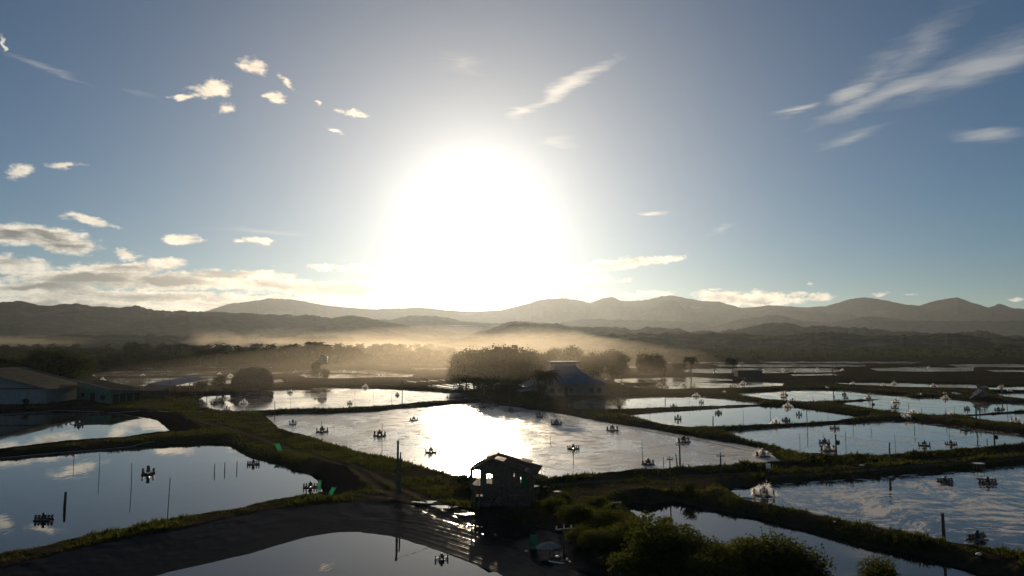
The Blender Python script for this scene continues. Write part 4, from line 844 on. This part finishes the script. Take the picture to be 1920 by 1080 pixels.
for j in range(17): MB().box((0, Y0 + .1 + j * .2, ZF + .03 + .006 * (j % 3)), (5.7, .185, .05)).obj('floor_board', M['wood'], e)
def boarded(parent, p0, p1, zlo, zhi_f, holes, name='wall', bw=.19):
    """a wall of upright boards from p0 to p1 with openings given as (t0, t1, z0, z1) in metres along it"""
    p0, p1 = np.array(p0, float), np.array(p1, float); L = np.linalg.norm(p1 - p0); d = (p1 - p0) / L; nrm = np.array((-d[1], d[0])); w_ = empty_mesh(name, parent); k = 0; s = 0
    while s < L - .02:
        wdt = min(bw, L - s); mid = s + wdt / 2; top = zhi_f(mid / L); spans = [(zlo - .1 * rs.random(), top)]
        for t0, t1, z0, z1_ in holes:
            if t0 < mid < t1:
                z0 += rs.uniform(-.04, .04); z1_ += rs.uniform(-.04, .04); n_ = []
                for a, c in spans:
                    if z0 > a: n_.append((a, min(c, z0)))
                    if z1_ < c: n_.append((max(a, z1_), c))
                spans = n_
        for a, c in spans:
            if c - a < .05: continue
            m_ = p0 + d * mid + nrm * (.016 * (-1) ** int(round(s / bw)) + rs.uniform(-.003, .003)); ob = MB().box((m_[0], m_[1], (a + c) / 2), (wdt + .03, .022, c - a), math.atan2(d[1], d[0])).obj('board', M['wood'], w_)
        s += bw
    return w_
def empty_mesh(name, parent):
    b = MB(); return b.obj(name, M['wood'], parent)
def rail(parent, pts, r=.05): b = MB(); b.path(pts, r, 5); return b.obj('beam', M['pole'], parent)
eave = lambda t_: ZL
fr_holes = [(0.1, .3, 2.0, 3.3), (.35, .98, 1.95, 3.35), (1.5, 1.9, 2.2, 3.05), (1.95, 2.15, 2.15, 3.0), (3.75, 4.15, 2.85, 3.2), (4.75, 5.15, 2.3, 2.85)]
bk_holes = [(-.1, 1.5, 1.2, 3.2), (1.6, 2.9, 1.4, 2.9), (3.6, 4.8, 1.9, 2.9), (4.8, 5.6, 1.5, 2.6)]
XR = -1.0; ZRt = 3.45; ZL2 = 3.5; ZR = 4.45
def roof_z(x): return ZL2 + (ZR - ZL2) * (x - X0) / (XR - X0) if x < XR else ZR + (ZRt - ZR) * (x - XR) / (X1 - XR)
prof = lambda t_: roof_z(X0 + (X1 - X0) * t_) - .03
boarded(e, (X0, Y0), (X1, Y0), ZF - .3, prof, fr_holes); boarded(e, (X1, Y1), (X0, Y1), ZF - .2, lambda t_: prof(1 - t_), [(X1 - X0 - b_, X1 - X0 - a_, c_, d_) for a_, b_, c_, d_ in bk_holes])
boarded(e, (X0, Y1), (X0, Y0), ZF - .2, lambda t_: ZL2, [(.2, 3.2, 1.6, 3.2)]); boarded(e, (X1, Y0), (X1, Y1), ZF - .3, lambda t_: ZRt, [(1.2, 2.2, 2.5, 3.2)])
for yy in (Y0 - .04, Y1 + .04): rail(e, [(X0, yy, ZL2), (XR, yy, ZR), (X1 + .5, yy, ZRt - .2)]); rail(e, [(X0, yy, ZF - .1), (X1, yy, ZF - .1)])
rail(e, [(XR, Y0 - .5, ZR - .05), (XR, Y1 + .4, ZR - .05)]); rail(e, [(X0, Y0 - .4, ZL2 - .05), (X0, Y1 + .4, ZL2 - .05)]); rail(e, [(X1, Y0 - .4, ZRt - .05), (X1, Y1 + .4, ZRt - .05)])
YA, YB = Y0 - .5, Y1 + .45
roof_sheets(e, [(X0 - .25, YA, ZL2 - .15), (X0 - .25, YB, ZL2 - .15), (XR, YB, ZR + .05), (XR, YA, ZR + .05)][::-1], .02, M['rust'], 5, rs)
dz_ = (ZRt - ZR) / (X1 - XR)
roof_sheets(e, [(XR, YA, ZR + .06), (XR, YB, ZR + .06), (X1 + .75, YB - .2, ZR + dz_ * (X1 + .75 - XR) + .04), (X1 + .75, YA + .1, ZR + dz_ * (X1 + .75 - XR) - .02)][::-1], .02, M['rust'], 5, rs)
for q in ([(X1 - .5, -.7, ZRt + .20), (X1 + 1.0, -.6, ZRt - .52), (X1 + 1.05, .5, ZRt - .45), (X1 - .4, .5, ZRt + .24)], [(X1 - 1.2, 2.0, ZRt + .62), (X1 - .2, 1.9, ZRt + .40), (X1 - .1, 3.0, ZRt + .48), (X1 - 1.2, 3.1, ZRt + .70)], [(-1.9, 1.9, ZR - .20), (-.7, 1.9, ZR + .18), (-.6, 3.9, ZR + .30), (-1.9, 3.8, ZR - .12)], [(-.6, .1, ZR + .02), (.3, 0, ZR - .18), (.4, 1.4, ZR - .12), (-.6, 1.5, ZR + .06)]):
    b = MB(); quad_slab(b, q, .03); b.obj('loose_sheet', M['rust'], e)
b = MB()
for k in range(5): b.add([(1.98 + .12 * k, -.06 - .03 * (k % 2), 2.95), (1.98 + .12 * (k + 1), -.06 - .03 * ((k + 1) % 2), 2.95), (1.96 + .12 * (k + 1), -.07 - .05 * ((k + 1) % 2), 1.95), (1.96 + .12 * k, -.07 - .05 * (k % 2), 1.9)], [(0, 1, 2, 3)])
b.obj('curtain', M['green_net'], e)
b = MB()
for k in range(5): b.tube((-3.3, -.7 + .02 * k, -.1 + k * .42), (-2.75, -.35, .05 + k * .42), .03)
for s_ in (-1, 1): pass
lad = MB(); lad.tube((-2.3, -1.3, -.2), (-2.3, -.1, ZF), .04); lad.tube((-1.85, -1.3, -.2), (-1.85, -.1, ZF), .04); lo_ = lad.obj('ladder', M['wood'], e)
for k in range(6): MB().tube((-2.33, -1.2 + .2 * k, 0 + .34 * k), (-1.82, -1.2 + .2 * k, 0 + .34 * k), .025, n=5).obj('rung', M['wood'], lo_)
boarded(e, (X0 + 1.1, Y0 + .3), (X1 - .1, Y0 + .3), -.2, lambda t_: ZF - .1, [(.9, 1.15, .3, 1.5)], bw=.24); boarded(e, (X0 + 1.2, Y1 - .4), (X1 - .2, Y1 - .4), -.2, lambda t_: ZF - .1, [], bw=.24)
# clutter beneath and beside the hut
for i, (px, py, sz, txt) in enumerate([(905, 948, (1.4, .9, .9), 'dark crate under the left of the stilt hut'), (968, 950, (1.6, 1.0, 1.1), 'dark crate under the right of the stilt hut'), (1000, 925, (1.0, .8, .7), 'dark box right of the stilt hut')]):
    x, y, z = gz(px, py); c_ = empty('crate', (x, y, z - .03), .4 * i, txt, 'crate'); b = MB(); b.box((0, 0, sz[2] / 2), sz); b.obj('body', M['darkwall'], c_)
    b = MB(); b.box((0, 0, sz[2] + .03), (sz[0] + .08, sz[1] + .08, .05)); b.obj('lid', M['wood'], c_)
# ============================================================ aerators
def paddle(x, n=8, r=.36, parent=None):
    b = MB(); b.lathe([(.06, x - .10), (.09, x - .08), (.09, x + .08), (.06, x + .10)], n=8, axis='x')
    for k in range(n):
        a = 2 * math.pi * k / n; c, s = math.cos(a), math.sin(a); p = (x, .24 * c, .42 + .24 * s)
        vs = []
        for rr_ in (.08, r):
            for xx in (-.09, .09):
                for q in (-.012, .012): vs.append((x + xx, rr_ * c - q * s, rr_ * s + q * c))
        b.add(vs, [(0, 1, 3, 2), (4, 6, 7, 5), (0, 4, 5, 1), (2, 3, 7, 6), (0, 2, 6, 4), (1, 5, 7, 3)])
    b.v = [(q[0], q[1], q[2] + (.42 if abs(q[2]) <= r + .1 else 0)) for q in b.v]
    return b.obj('paddle_wheel', M['red'], parent)
def spray_mesh(w_, h, n, seed, size):
    rs = np.random.default_rng(seed); a = rs.uniform(-1, 1, n); yy = rs.normal(size=n) * .32 * w_; k = np.sqrt(np.clip(1 - (yy / (w_ * .9)) ** 2, .05, 1))
    th = rs.random(n) ** 2.0; z = h * (1 - np.abs(a) ** 2.1) * k * (1 - .45 * th) + rs.normal(size=n) * .05 + .05; x = a * w_ / 2 * (.82 + .18 * rs.random(n)); z = np.maximum(z, .02)
    u_ = rs.random(4) * 6.28; wob_ = 1 + .25 * np.sin(5 * a + u_[0]) + .22 * np.sin(11 * a + u_[1] + 4 * yy) + .2 * np.sin(7 * yy + u_[2]); z = np.maximum(z * wob_ * .9, .02); x = x * (1 + .12 * np.sin(9 * z + u_[3]))
    v, f = tri_cloud(np.stack([x, yy * .55, z], 1), size, rs, .7, 1.0); return np_mesh('spray', v, f)
SPR = [spray_mesh(2.6, .95, 800, s, .095) for s in (1, 2, 3)]
SPRF = [spray_mesh(2.6, .95, 3000, s, .05) for s in (4, 5)]
for me in SPR + SPRF: me.materials.append(M['spray'])
b = MB(); vs = []; fs = []
for i in range(8):
    for k in range(16): t_ = i / 7 * math.pi / 2; a = 6.283 * k / 16; r = 1 + .16 * math.sin(3 * a + i * .7) + .12 * math.sin(7 * a + i * .5); vs.append((1.15 * r * math.cos(t_) * math.cos(a), .62 * r * math.cos(t_) * math.sin(a), .04 + .86 * math.sin(t_) ** .8))
for i in range(7):
    for k in range(16): fs.append((i * 16 + k, i * 16 + (k + 1) % 16, (i + 1) * 16 + (k + 1) % 16, (i + 1) * 16 + k))
fs.append(tuple(range(16))[::-1]); MISTM = b.add(vs, fs).mesh('fine_mist', True); MISTM.materials.append(volume('spray_mist', .5, .6, (1, 1, 1, 1)))
def make_aerator(nw=4, half=.95):
    e = empty('paddle_aerator', (0, 0, -50)); fw_ = half
    for yy in (-.45, .45): MB().lathe([(.02, -fw_ - .1), (.11, -fw_), (.12, 0), (.11, fw_), (.02, fw_ + .1)], (0, yy, .05), 8, 'x').obj('float', M['float'], e)
    MB().lathe([(.02, -.75), (.12, -.65), (.12, .65), (.02, .75)], (0, 0, .05), 8, 'y').obj('float', M['float'], e)
    b = MB(); 
    for xx in (-fw_ * .35, fw_ * .35): b.box((xx, 0, .22), (.06, 1.1, .06)); b.tube((xx, 0, .2), (xx, 0, .42), .03)
    b.box((0, .1, .30), (.5, .06, .06)); b.obj('frame', M['steel'], e)
    MB().tube((-fw_ - .05, 0, .42), (fw_ + .05, 0, .42), .03, n=6).obj('shaft', M['steel'], e)
    mo = MB(); mo.lathe([(.03, .30), (.16, .34), (.20, .5), (.20, .85), (.15, .95), (.04, 1.0)], (0, -.05, 0), 10); mo.box((0, -.05, .42), (.34, .30, .22)); m_ = mo.obj('motor', M['motor'], e)
    MB().lathe([(.22, .96), (.24, 1.0), (.10, 1.08)], (0, -.05, 0), 10).obj('motor_cap', M['dark'], m_)
    for k in range(nw):
        x = -half + 2 * half * k / (nw - 1) if nw > 1 else 0
        if nw % 2 and k == nw // 2: continue
        paddle(x, parent=e)
    return e
def copy_tree(o, parent=None):
    c = o.copy(); COL.objects.link(c); c.parent = parent
    for ch in o.children: copy_tree(ch, c)
    return c
PRO = {'four': make_aerator(4, .95), 'two': make_aerator(2, .62), 'six': make_aerator(6, 1.15)}; USED = set()
def pond_z(px, py):
    x, y = G(px, py, .02); d, p = nearest_pond(x, y)
    if p['lv']: x, y = G(px, py, p['lv'] + .02)
    return x, y, p['lv'], p
def aer(px, py, kind='four', spray=False, rz=None, sc=1.0, body=True):
    x, y, z, p = pond_z(px, py); sc *= 1.0 if spray else {'six': .66, 'four': .78, 'two': .85}[kind]
    if kind in USED: e = copy_tree(PRO[kind])
    else: e = PRO[kind]; USED.add(kind)
    e.location = (x, y, z + .01); e.rotation_euler = (0, 0, random.uniform(-.5, .5) if rz is None else rz); e.scale = (sc, sc, sc)
    e.name = 'paddle_aerator'
    if spray: s_ = bpy.data.objects.new('spray', random.choice(SPRF if y < 135 else SPR)); COL.objects.link(s_); s_.parent = e; s_.rotation_euler = (0, 0, random.uniform(-.3, .3)); k = (spray if spray is not True else 1.0) * (.82 if y < 135 else 1.0); s_['kind'] = 'stuff'; s_.scale = (k, k, k * random.uniform(.8, 1.15)); m_ = bpy.data.objects.new('fine_mist', MISTM); COL.objects.link(m_); m_.parent = s_; m_['kind'] = 'stuff'
    look = 'aerator throwing white spray' if spray else {'four': 'idle four-wheel aerator', 'two': 'idle short aerator', 'six': 'idle wide aerator'}[kind]
    reg(e, px, ('on the ' + p['txt']), look, 'aerator', 'spraying aerators on the ponds' if spray else 'idle aerators on the ponds')
for a in [(278,889,'two',0,.2,1.15),(82,975,'six',0,.05,.95),(475,871,'six',0,.1,.95),(582,914,'six',0,.1,.95),(148,797,'four',0,0,1),(656,757,'two'),(745,741,'two'),(402,758,'four'),
          (549,796,'two',0,.2,1.1),(776,788,'four'),(808,849,'four',0,.1,1),(957,771,'two'),(1012,782,'two',0,.3,1.1),(1075,842,'six',0,0,1.1),(1215,871,'four',0,.3,1),(1263,763,'four'),(1315,755,'two'),(1271,786,'two',0,0,1.1),(1347,775,'four'),(1498,778,'two'),(1474,789,'four'),
          (1195,788,'two'),(1565,804,'six'),(1546,831,'four'),(1810,807,'four'),(1733,836,'four'),(1783,834,'six'),(1583,740,'two'),(1586,747,'two'),(1678,766,'four'),(1813,768,'two'),(1872,769,'four'),(1772,905,'six',0,.1,1.1),(1852,907,'six',0,0,1.15),(1832,1013,'six',0,.4,1.15),(828,1050,'four',0,.3,.62)]: aer(*a[:2], *(a[2:]))  # last aerator, on the lined bottom pond, stands in for a dark reflection
for a in [(712,817,.8),(604,810,.6),(1043,796,.8),(1148,807,1.0),(1282,829,.7),(1430,856,1.25),(908,764,.8),(1432,930,1.35),(1552,845,1.0)]: aer(a[0], a[1], 'four', a[2])
for a in [(544,736),(457,757),(685,727),(425,769),(1698,787,1.25),(1455,797,1.2),(1680,755),(1628,747),(1724,744),(1772,748),(1713,778,1.1),(1783,784,1.1),(1469,740),(1469,745),(1486,754),(1526,757),(1477,763,1.1),(1599,720),(1656,724),(1751,724),(1877,727),(1892,736),
          (1494,697),(1532,694),(1579,695),(1467,694),(1741,690),(1236,722),(1250,726),(1282,721),(1292,696),(1305,743),(1394,719),(1392,721),(1370,726),(1342,699),(1385,686),(1430,695),(1136,714),(1167,724),(172,704),(192,713),(268,704),(285,720),(341,712),(411,702),(432,705),(496,701),(554,698),(569,706),(645,697),(664,698),(714,703),(1357,740),(1551,730),(1676,720),(1850,747),(330,718,.8),(1905,793)]:
    aer(a[0], a[1], 'two', (a[2] if len(a) > 2 else 1.0) * .95)
# ============================================================ poles, stakes and wires
def base_pt(px, py):
    x, y = G(px, py, .02); d, p = nearest_pond(x, y)
    if d < -.5: 
        if p['lv']: x, y = G(px, py, p['lv'])
        return x, y, p['lv'], p, True
    x, y, z = gz(px, py); return x, y, z, p, False
def stake(px, yt, yb, r=.035, lean=(0, 0), look='thin bare stake', mat_='pole'):
    x, y, z, p, wet = base_pt(px, yb); h = max(.5, at_depth(px, yt, y)[2] - z); b = MB(); k = .7 if wet else .3
    pts = [(0, 0, -k), (lean[0] * h * .4, lean[1] * h * .4 + .01 * h, h * .5), (lean[0] * h, lean[1] * h, h)]; b.path(pts, [r * 1.15, r, r * .8], 6)
    o = b.obj('stake', M[mat_], loc=(x, y, z)); reg(o, px, ('in the ' if wet else 'on the bank of the ') + p['txt'], look, 'stake', 'stakes standing in and beside the ponds'); return o
for a in [(121,922,950,.12,(.03,0),'stout leaning post'),(186,849,888,.03),(138,850,873,.03),(246,867,914,.035),(314,895,968,.035,(.03,0)),(402,870,885,.05),(421,867,882,.05),(444,864,879,.05),
          (716,793,852,.045),(603,790,815,.05),(515,752,788,.07),(545,748,764,.04),(833,836,856,.035),(1205,826,861,.04),(1075,845,871,.045),(1032,819,834,.05),(1244,857,876,.05),(1015,870,896,.04),(1270,851,874,.08,(-.12,0),'stout leaning post'),
          (1669,830,872,.09),(1851,822,836,.06),(1679,814,841,.03),(1586,808,830,.04),(1445,770,790,.05),(1524,743,752,.04),(1552,749,770,.03),(1596,752,772,.03),(1680,757,776,.05),(1704,754,768,.05),(1729,765,781,.05),(1774,767,784,.05),(1838,762,790,.08),(1889,755,773,.06),(1898,780,800,.06),(1715,798,813,.05),
          (1514,769,803,.07),(1337,780,806,.10),(1247,748,765,.03),(1218,757,772,.03),(1293,747,764,.03),(1394,770,784,.03),(1260,796,803,.05),(692,695,705,.05),(744,696,706,.05),(539,706,718,.05),(734,738,756,.03),(192,697,712,.05),(221,706,721,.1,(.1,0)),(231,708,722,.08),(252,704,723,.06,(.08,0)),(327,699,716,.07),
          (1716,680,697,.1),(1737,682,697,.1),(1477,677,698,.1),(1356,705,728,.06),(1813,692,711,.08),(1163,1067,1092,.06),(1773,1010,1026,.05),(1634,800,812,.03),(1600,790,806,.03),(1546,814,846,.03),(1500,811,838,.03),(1790,762,776,.03),(1870,750,764,.03),
          (420,744,760,.03),(610,733,746,.03),(665,731,748,.03),(700,733,747,.03),(1160,768,786,.03),(1780,800,814,.03),(1920,790,806,.04),(350,775,790,.04),(98,772,790,.04),(1720,882,896,.04),(1600,888,901,.04),(1560,893,906,.03),(1669,895,918,.08,(0,0),'stout leaning post')]:
    stake(*a[:3], r=a[3], lean=a[4] if len(a) > 4 else (random.uniform(-.03, .03), 0), look=a[5] if len(a) > 5 else 'thin bare stake')
def slant(px0, y0, px1, y1):
    x, y, z, p, wet = base_pt(px0, y0); q = at_depth(px1, y1, y); b = MB(); b.tube((0, 0, -.3), (q[0] - x, 0, q[2] - z), .04); o = b.obj('leaning_pole', M['pole'], loc=(x, y, z)); tag(o, 'long thin pole leaning steeply over the bank of the glaring central pond', 'pole')
slant(843, 885, 862, 856)
TOPS = {}
def utility(key, px, yt, yb, txt, arm=1.0, r=.11, box=False, rz=0.0, lean=0.0):
    x, y, z, p, wet = base_pt(px, yb); h = at_depth(px, yt, y)[2] - z; e = empty('utility_pole', (x, y, z), rz, txt, 'utility pole', 'utility poles along the dikes')
    b = MB(); b.path([(0, 0, -.5), (lean * h * .5, 0, h * .5), (lean * h, 0, h)], [r * 1.2, r, r * .8], 8); b.obj('pole', M['pole'], e)
    if arm:
        MB().box((lean * h, -.05, h - .35), (arm * 1.5, .09, .10)).obj('crossarm', M['wood'], e)
        for s_ in (-.65, 0, .65): MB().lathe([(.03, h - .30), (.06, h - .24), (.03, h - .18), (.055, h - .12), (.02, h - .06)], (lean * h + s_ * arm, -.05, 0), 7).obj('insulator', M['white'], e)
    if box: MB().lathe([(.05, h * .45 - .1), (.22, h * .45), (.24, h * .45 + .25), (.22, h * .45 + .55), (.05, h * .45 + .62)], (.3, -.05, 0), 10).obj('transformer', M['dark'], e)
    TOPS[key] = (x + lean * h, y, z + h - .15); return e
utility('a', 745, 826, 925, 'tall dark utility pole on the grassy dike left of the stilt hut', 0, .13)
utility('a2', 750, 848, 927, 'shorter pole just right of the tall one on the grassy dike', 0, .09)
utility('b', 1159, 744, 784, 'utility pole at the left tip of the long calm right pond', .5, .09, True)
utility('c', 1247, 691, 731, 'utility pole in the middle distance right of the hall', .8, .11)
utility('d', 1275, 829, 872, 'utility pole with crossarm at the near right bank of the central pond', .8, .11, False, .2)
utility('e', 1257, 855, 918, 'slim utility pole before the earth mound', .4, .06)
utility('f', 1352, 849, 897, 'utility pole with short crossarm beside the right-hand track', .6, .09)
utility('g', 1568, 814, 849, 'utility pole with a box at the near bank of the wide right pond', 0, .12, True)
utility('h', 1865, 808, 835, 'utility pole with a box at the right end of the wide pond', .5, .11, True)
utility('i', 1770, 962, 1022, 'stout dark post on the berm of the swirling pond', 0, .14)
utility('j', 1057, 983, 1040, 'utility pole beside the pale canopy and green cloth', .9, .08, False, .3)
utility('k', 1636, 748, 771, 'pole carrying a round transformer between two right ponds', .4, .12, True)
utility('l', 1831, 759, 790, 'pole with a long arm and lamp at the right', .9, .12, False, .4)
utility('m', 1474, 732, 752, 'pole beside two sprays in the third row', .4, .11, True)
utility('n', 1562, 687, 721, 'tall far utility pole before the dark field', .9, .16, True)
utility('o', 1464, 685, 700, 'far utility pole above the strip ponds', .6, .12)
utility('p', 1879, 727, 747, 'short pole with a spray behind it at the far right', .3, .11, True)
utility('q', 272, 690, 726, 'left of the twin utility poles behind the sheds', 1.1, .12); utility('r', 279, 690, 726, 'right of the twin utility poles behind the sheds', 1.1, .12)
utility('s', 305, 700, 727, 'utility pole rising behind the blue-roofed shed', 1.0, .12); utility('s2', 317, 702, 740, 'utility pole in front of the blue-roofed shed', .9, .10)
utility('t', 362, 718, 762, 'utility pole at the left tip of the rippled pond', .6, .12, True); utility('u', 416, 715, 768, 'utility pole at the near bank of the rippled pond', .3, .11, True)
utility('v', 754, 712, 756, 'tall bare pole on the dike beyond the central pond', 0, .09); utility('w', 1396, 708, 727, 'far pole right of the hall between strip ponds', .4, .09)
utility('x', 507, 688, 706, 'far utility pole right of the thatched barn', .5, .13); utility('y', 1631, 736, 753, 'short pole at the near edge of the tan pond', .3, .09)
def wire(a, b_, sagm, txt, r=.011):
    A, B2 = np.array(a), np.array(b_); pts = [A * (1 - t_) + B2 * t_ - (0, 0, 4 * sagm * t_ * (1 - t_)) - A for t_ in np.linspace(0, 1, 13)]
    o = MB().path(pts, r, 4).obj('wire', M['wirem'], loc=tuple(A)); tag(o, txt, 'wire', 'overhead wires between the poles')
for a, b_, s_, txt in [('a', 'd', 1.2, 'overhead wire crossing the central pond behind the stilt hut roof'), ('d', 'f', .5, 'short wire from the crossarm pole to the track pole'), ('g', 'h', 1.3, 'wire sagging along the wide right pond'), ('f', 'g', 1.2, 'wire from the track pole to the wide right pond'),
                      ('b', 'd', 1.0, 'wire crossing the right tip of the central pond'), ('k', 'l', 1.0, 'wire from the transformer pole to the lamp pole'), ('t', 'u', .4, 'wire between the poles of the rippled pond'), ('q', 's', .5, 'wire leaving the twin poles behind the sheds'), ('m', 'k', .9, 'wire above the tan pond'), ('u', 'v', 1.2, 'wire above the rippled pond'), ('j', 'e', 1.0, 'wire from the canopy pole toward the earth mound')]:
    wire(TOPS[a], TOPS[b_], s_, txt)
# lamp arm of the pole at the right
# ============================================================ small things
def cloth(px, yt, yb, wpx, txt, seed, slant_=0.0, posts=True):
    x, y, z, p, wet = base_pt(px, yb); h = at_depth(px, yt, y)[2] - z; w_ = wpx / FPX * y * 1.03; rs = np.random.default_rng(seed)
    e = empty('green_cloth', (x, y, z), rs.uniform(-.3, .3), txt, 'cloth', 'green cloths hung by the ponds'); nx, nz = 8, 8; vs = []; fs = []
    for j in range(nz + 1):
        for i in range(nx + 1): s_ = i / nx - .5; t_ = j / nz; vs.append((s_ * w_ + slant_ * h * (t_ - .5), .05 * math.sin(i * 1.7 + seed) * (1.2 - t_) + .03 * math.sin(j * 1.3), .05 + t_ * (h - .05) - .05 * h * math.sin(math.pi * (i / nx)) * t_))
    for j in range(nz):
        for i in range(nx): q = j * (nx + 1) + i; fs.append((q, q + 1, q + nx + 2, q + nx + 1))
    MB().add(vs, fs).obj('sheet', M['green_net'], e)
    for s_ in (-.5, .5): MB().tube((s_ * w_ - slant_ * h * .5, .03, -.3), (s_ * w_ + slant_ * h * .5, .03, h + .05), .025, n=5).obj('pole', M['pole'], e)
cloth(522, 831, 846, 9, 'green cloth on two poles on the left dike', 1, -.4); cloth(599, 900, 920, 5, 'narrow green cloth at the corner of the left pond, nearer the water', 2, .1); cloth(622, 913, 930, 9, 'sagging green cloth on the bank right of the left pond', 3, .5); cloth(1000, 1001, 1029, 11, 'bright green cloth beside the pale canopy', 4)
x, y, z = gz(1028, 1041); e = empty('canopy', (x, y, z), .2, 'low pale domed canopy beside the bright green cloth', 'canopy')
vs = []; fs = []
for i in range(7):
    for k in range(20): r = i / 6; a = 6.283 * k / 20; vs.append((math.cos(a) * r * .98, math.sin(a) * r * .62, .92 - .34 * r * r - (.03 * (k % 2) if i == 6 else 0)))
for i in range(6):
    for k in range(20): fs.append((i * 20 + k, (i + 1) * 20 + k, (i + 1) * 20 + (k + 1) % 20, i * 20 + (k + 1) % 20))
MB().add(vs, fs).obj('cover', simple('faded_canvas', (.26, .235, .21), .8, var=.15), e, True)
for k in range(5): a = 1.257 * k; MB().tube((math.cos(a) * .8, math.sin(a) * .5, -.2), (math.cos(a) * .8, math.sin(a) * .5, .66), .025, n=5).obj('post', M['wood'], e)
x, y = G(650, 1066, -.88); b = MB(); b.lathe([(.01, -.62), (.08, -.5), (.11, -.2), (.11, .2), (.08, .5), (.01, .62)], n=10, axis='x'); tag(b.obj('pontoon', M['white'], smooth=True, loc=(x, y, -.86)), 'slender white pontoon drifting on the lined bottom pond', 'float')
x, y = G(684, 1015, -.88); b = MB(); b.lathe([(.01, 0), (.22, .02), (.27, .09), (.20, .17), (.04, .20)], n=14); tag(b.obj('buoy', M['dark'], smooth=True, loc=(x, y, -.9)), 'dark round float drifting near the lined bank', 'float')
def litter(px, py, sz, txt, rz=0.0, kind='sack'):
    x, y, z = gz(px, py); b = MB()
    if kind == 'pipe': b.tube((-sz[0] / 2, 0, sz[1]), (sz[0] / 2, 0, sz[1]), sz[1], n=8)
    else: b.lathe([(.02, 0), (sz[1] * .9, .02), (sz[1], sz[2] * .5), (sz[1] * .6, sz[2]), (.02, sz[2] * .95)], n=9); b.v = [(q[0] * sz[0] / sz[1] / 2, q[1] * .8, q[2]) for q in b.v]
    o = b.obj('pipe' if kind == 'pipe' else 'white_sack', M['white'], smooth=True, loc=(x, y, z + .01)); o.rotation_euler = (0, 0, rz); tag(o, txt, 'pipe' if kind == 'pipe' else 'sack')
litter(1043, 1056, (1.15, .05, 0), 'white pipe lying below the path under the canopy pole', -.45, 'pipe'); litter(1045, 1045, (.38, .16, .1), 'small white sack on the path edge by the canopy pole'); litter(987, 1035, (.3, .12, .12), 'crumpled white scrap below the green cloth', .5)
litter(1063, 1051, (.2, .12, .16), 'pale bag leaning at the foot of the canopy pole'); litter(1000, 903, (.7, .25, .12), 'white sack right of the stilt hut on the track'); litter(1022, 905, (.5, .2, .15), 'dull white sack farther right beside the scrub'); litter(1046, 923, (.9, .25, .1), 'long pale sack on the grass below the track')
litter(1155, 944, (1.1, .05, 0), 'bright pipe lying in the brush above the channel', .35, 'pipe'); litter(1400, 935, (1.3, .08, 0), 'white pipe at the water edge of the swirling pond', -.35, 'pipe'); litter(1835, 1041, (.45, .2, .15), 'white lump on the berm at lower right'); litter(1565, 981, (.2, .1, .1), 'tiny white scrap on the berm by the swirling pond')
litter(1617, 886, (.7, .2, .12), 'pale scrap on the slope above the swirling pond'); litter(94, 747, (.8, .4, .5), 'white sack at the corner of the pale blue warehouse'); litter(1790, 738, (1.6, .5, .4), 'left white sack on the dike before the collapsed shelter'); litter(1797, 739, (1.6, .5, .4), 'right white sack on the dike before the collapsed shelter'); litter(1772, 738, (1.3, .5, .4), 'white sack set apart left of the other dike sacks')
def shore_pipe(pts, txt, r=.05):
    P = [gz(a, b) for a, b in pts]; o0_ = P[0]; q = []
    for a, b in zip(P[:-1], P[1:]):
        for t_ in np.linspace(0, 1, 6)[:-1]: q.append(lerp(a, b, t_))
    q.append(np.array(P[-1])); q = [np.array((v[0], v[1], max(.05, float(land(v[:1], v[1:2])[0])) + r * .8)) - o0_ for v in map(np.array, q)]
    tag(MB().path(q, r, 6).obj('shore_pipe', M['steel'], loc=o0_), txt, 'pipe')
shore_pipe([(-20, 862), (95, 851), (180, 845), (290, 834)], 'long pale pipe along the far bank of the calm left pond')
shore_pipe([(-20, 779), (100, 772), (300, 771), (380, 772)], 'long pale pipe on the bank below the green shed')
shore_pipe([(1180, 803), (1300, 824), (1390, 843)], 'pipe along the dike right of the glaring central pond', .04)
# white-topped table and stand on the right dike
x, y, z = gz(1836, 884); e = empty('stand', (x, y, z), 0, 'white-topped stand on thin legs above the swirling pond', 'stand'); MB().box((0, 0, 1.0), (1.1, .7, .07)).obj('top', M['white'], e)
for sx_ in (-.45, .45):
    for sy_ in (-.28, .28): MB().tube((sx_, sy_, -.2), (sx_, sy_, .97), .025, n=5).obj('leg', M['pole'], e)
x, y, z = gz(1441, 895); e = empty('control_box', (x, y, z), .1, 'small pale control box on a post beside the track', 'box'); MB().box((0, 0, 1.0), (.45, .25, .5)).obj('cabinet', M['white'], e); MB().tube((0, 0, -.3), (0, 0, .8), .05).obj('post', M['pole'], e)
# puddles on the muddy ground below the hut
pud = simple('puddle', (.01, .01, .01), .04)
for px, py, w_, d_ in [(797,942,1.1,.5),(836,953,1.3,.55),(873,965,.9,.35),(888,966,.8,.35),(905,988,1.0,.3)]:
    x, y, z = gz(px, py); hl = []
    for k in range(14): a = 6.283 * k / 14; r = 1 + .25 * math.sin(3 * a + px) + .12 * math.sin(5 * a); hl.append((x + math.cos(a) * w_ * r, y + math.sin(a) * d_ * r))
    hl = np.array(hl); zz = float(land(hl[:, 0], hl[:, 1]).max()) + .02
    me = bpy.data.meshes.new('puddle'); me.from_pydata([(a, c, zz) for a, c in hl], [], [tuple(range(14))]); tag(link('puddle', me, pud), kind='structure')
name_all()
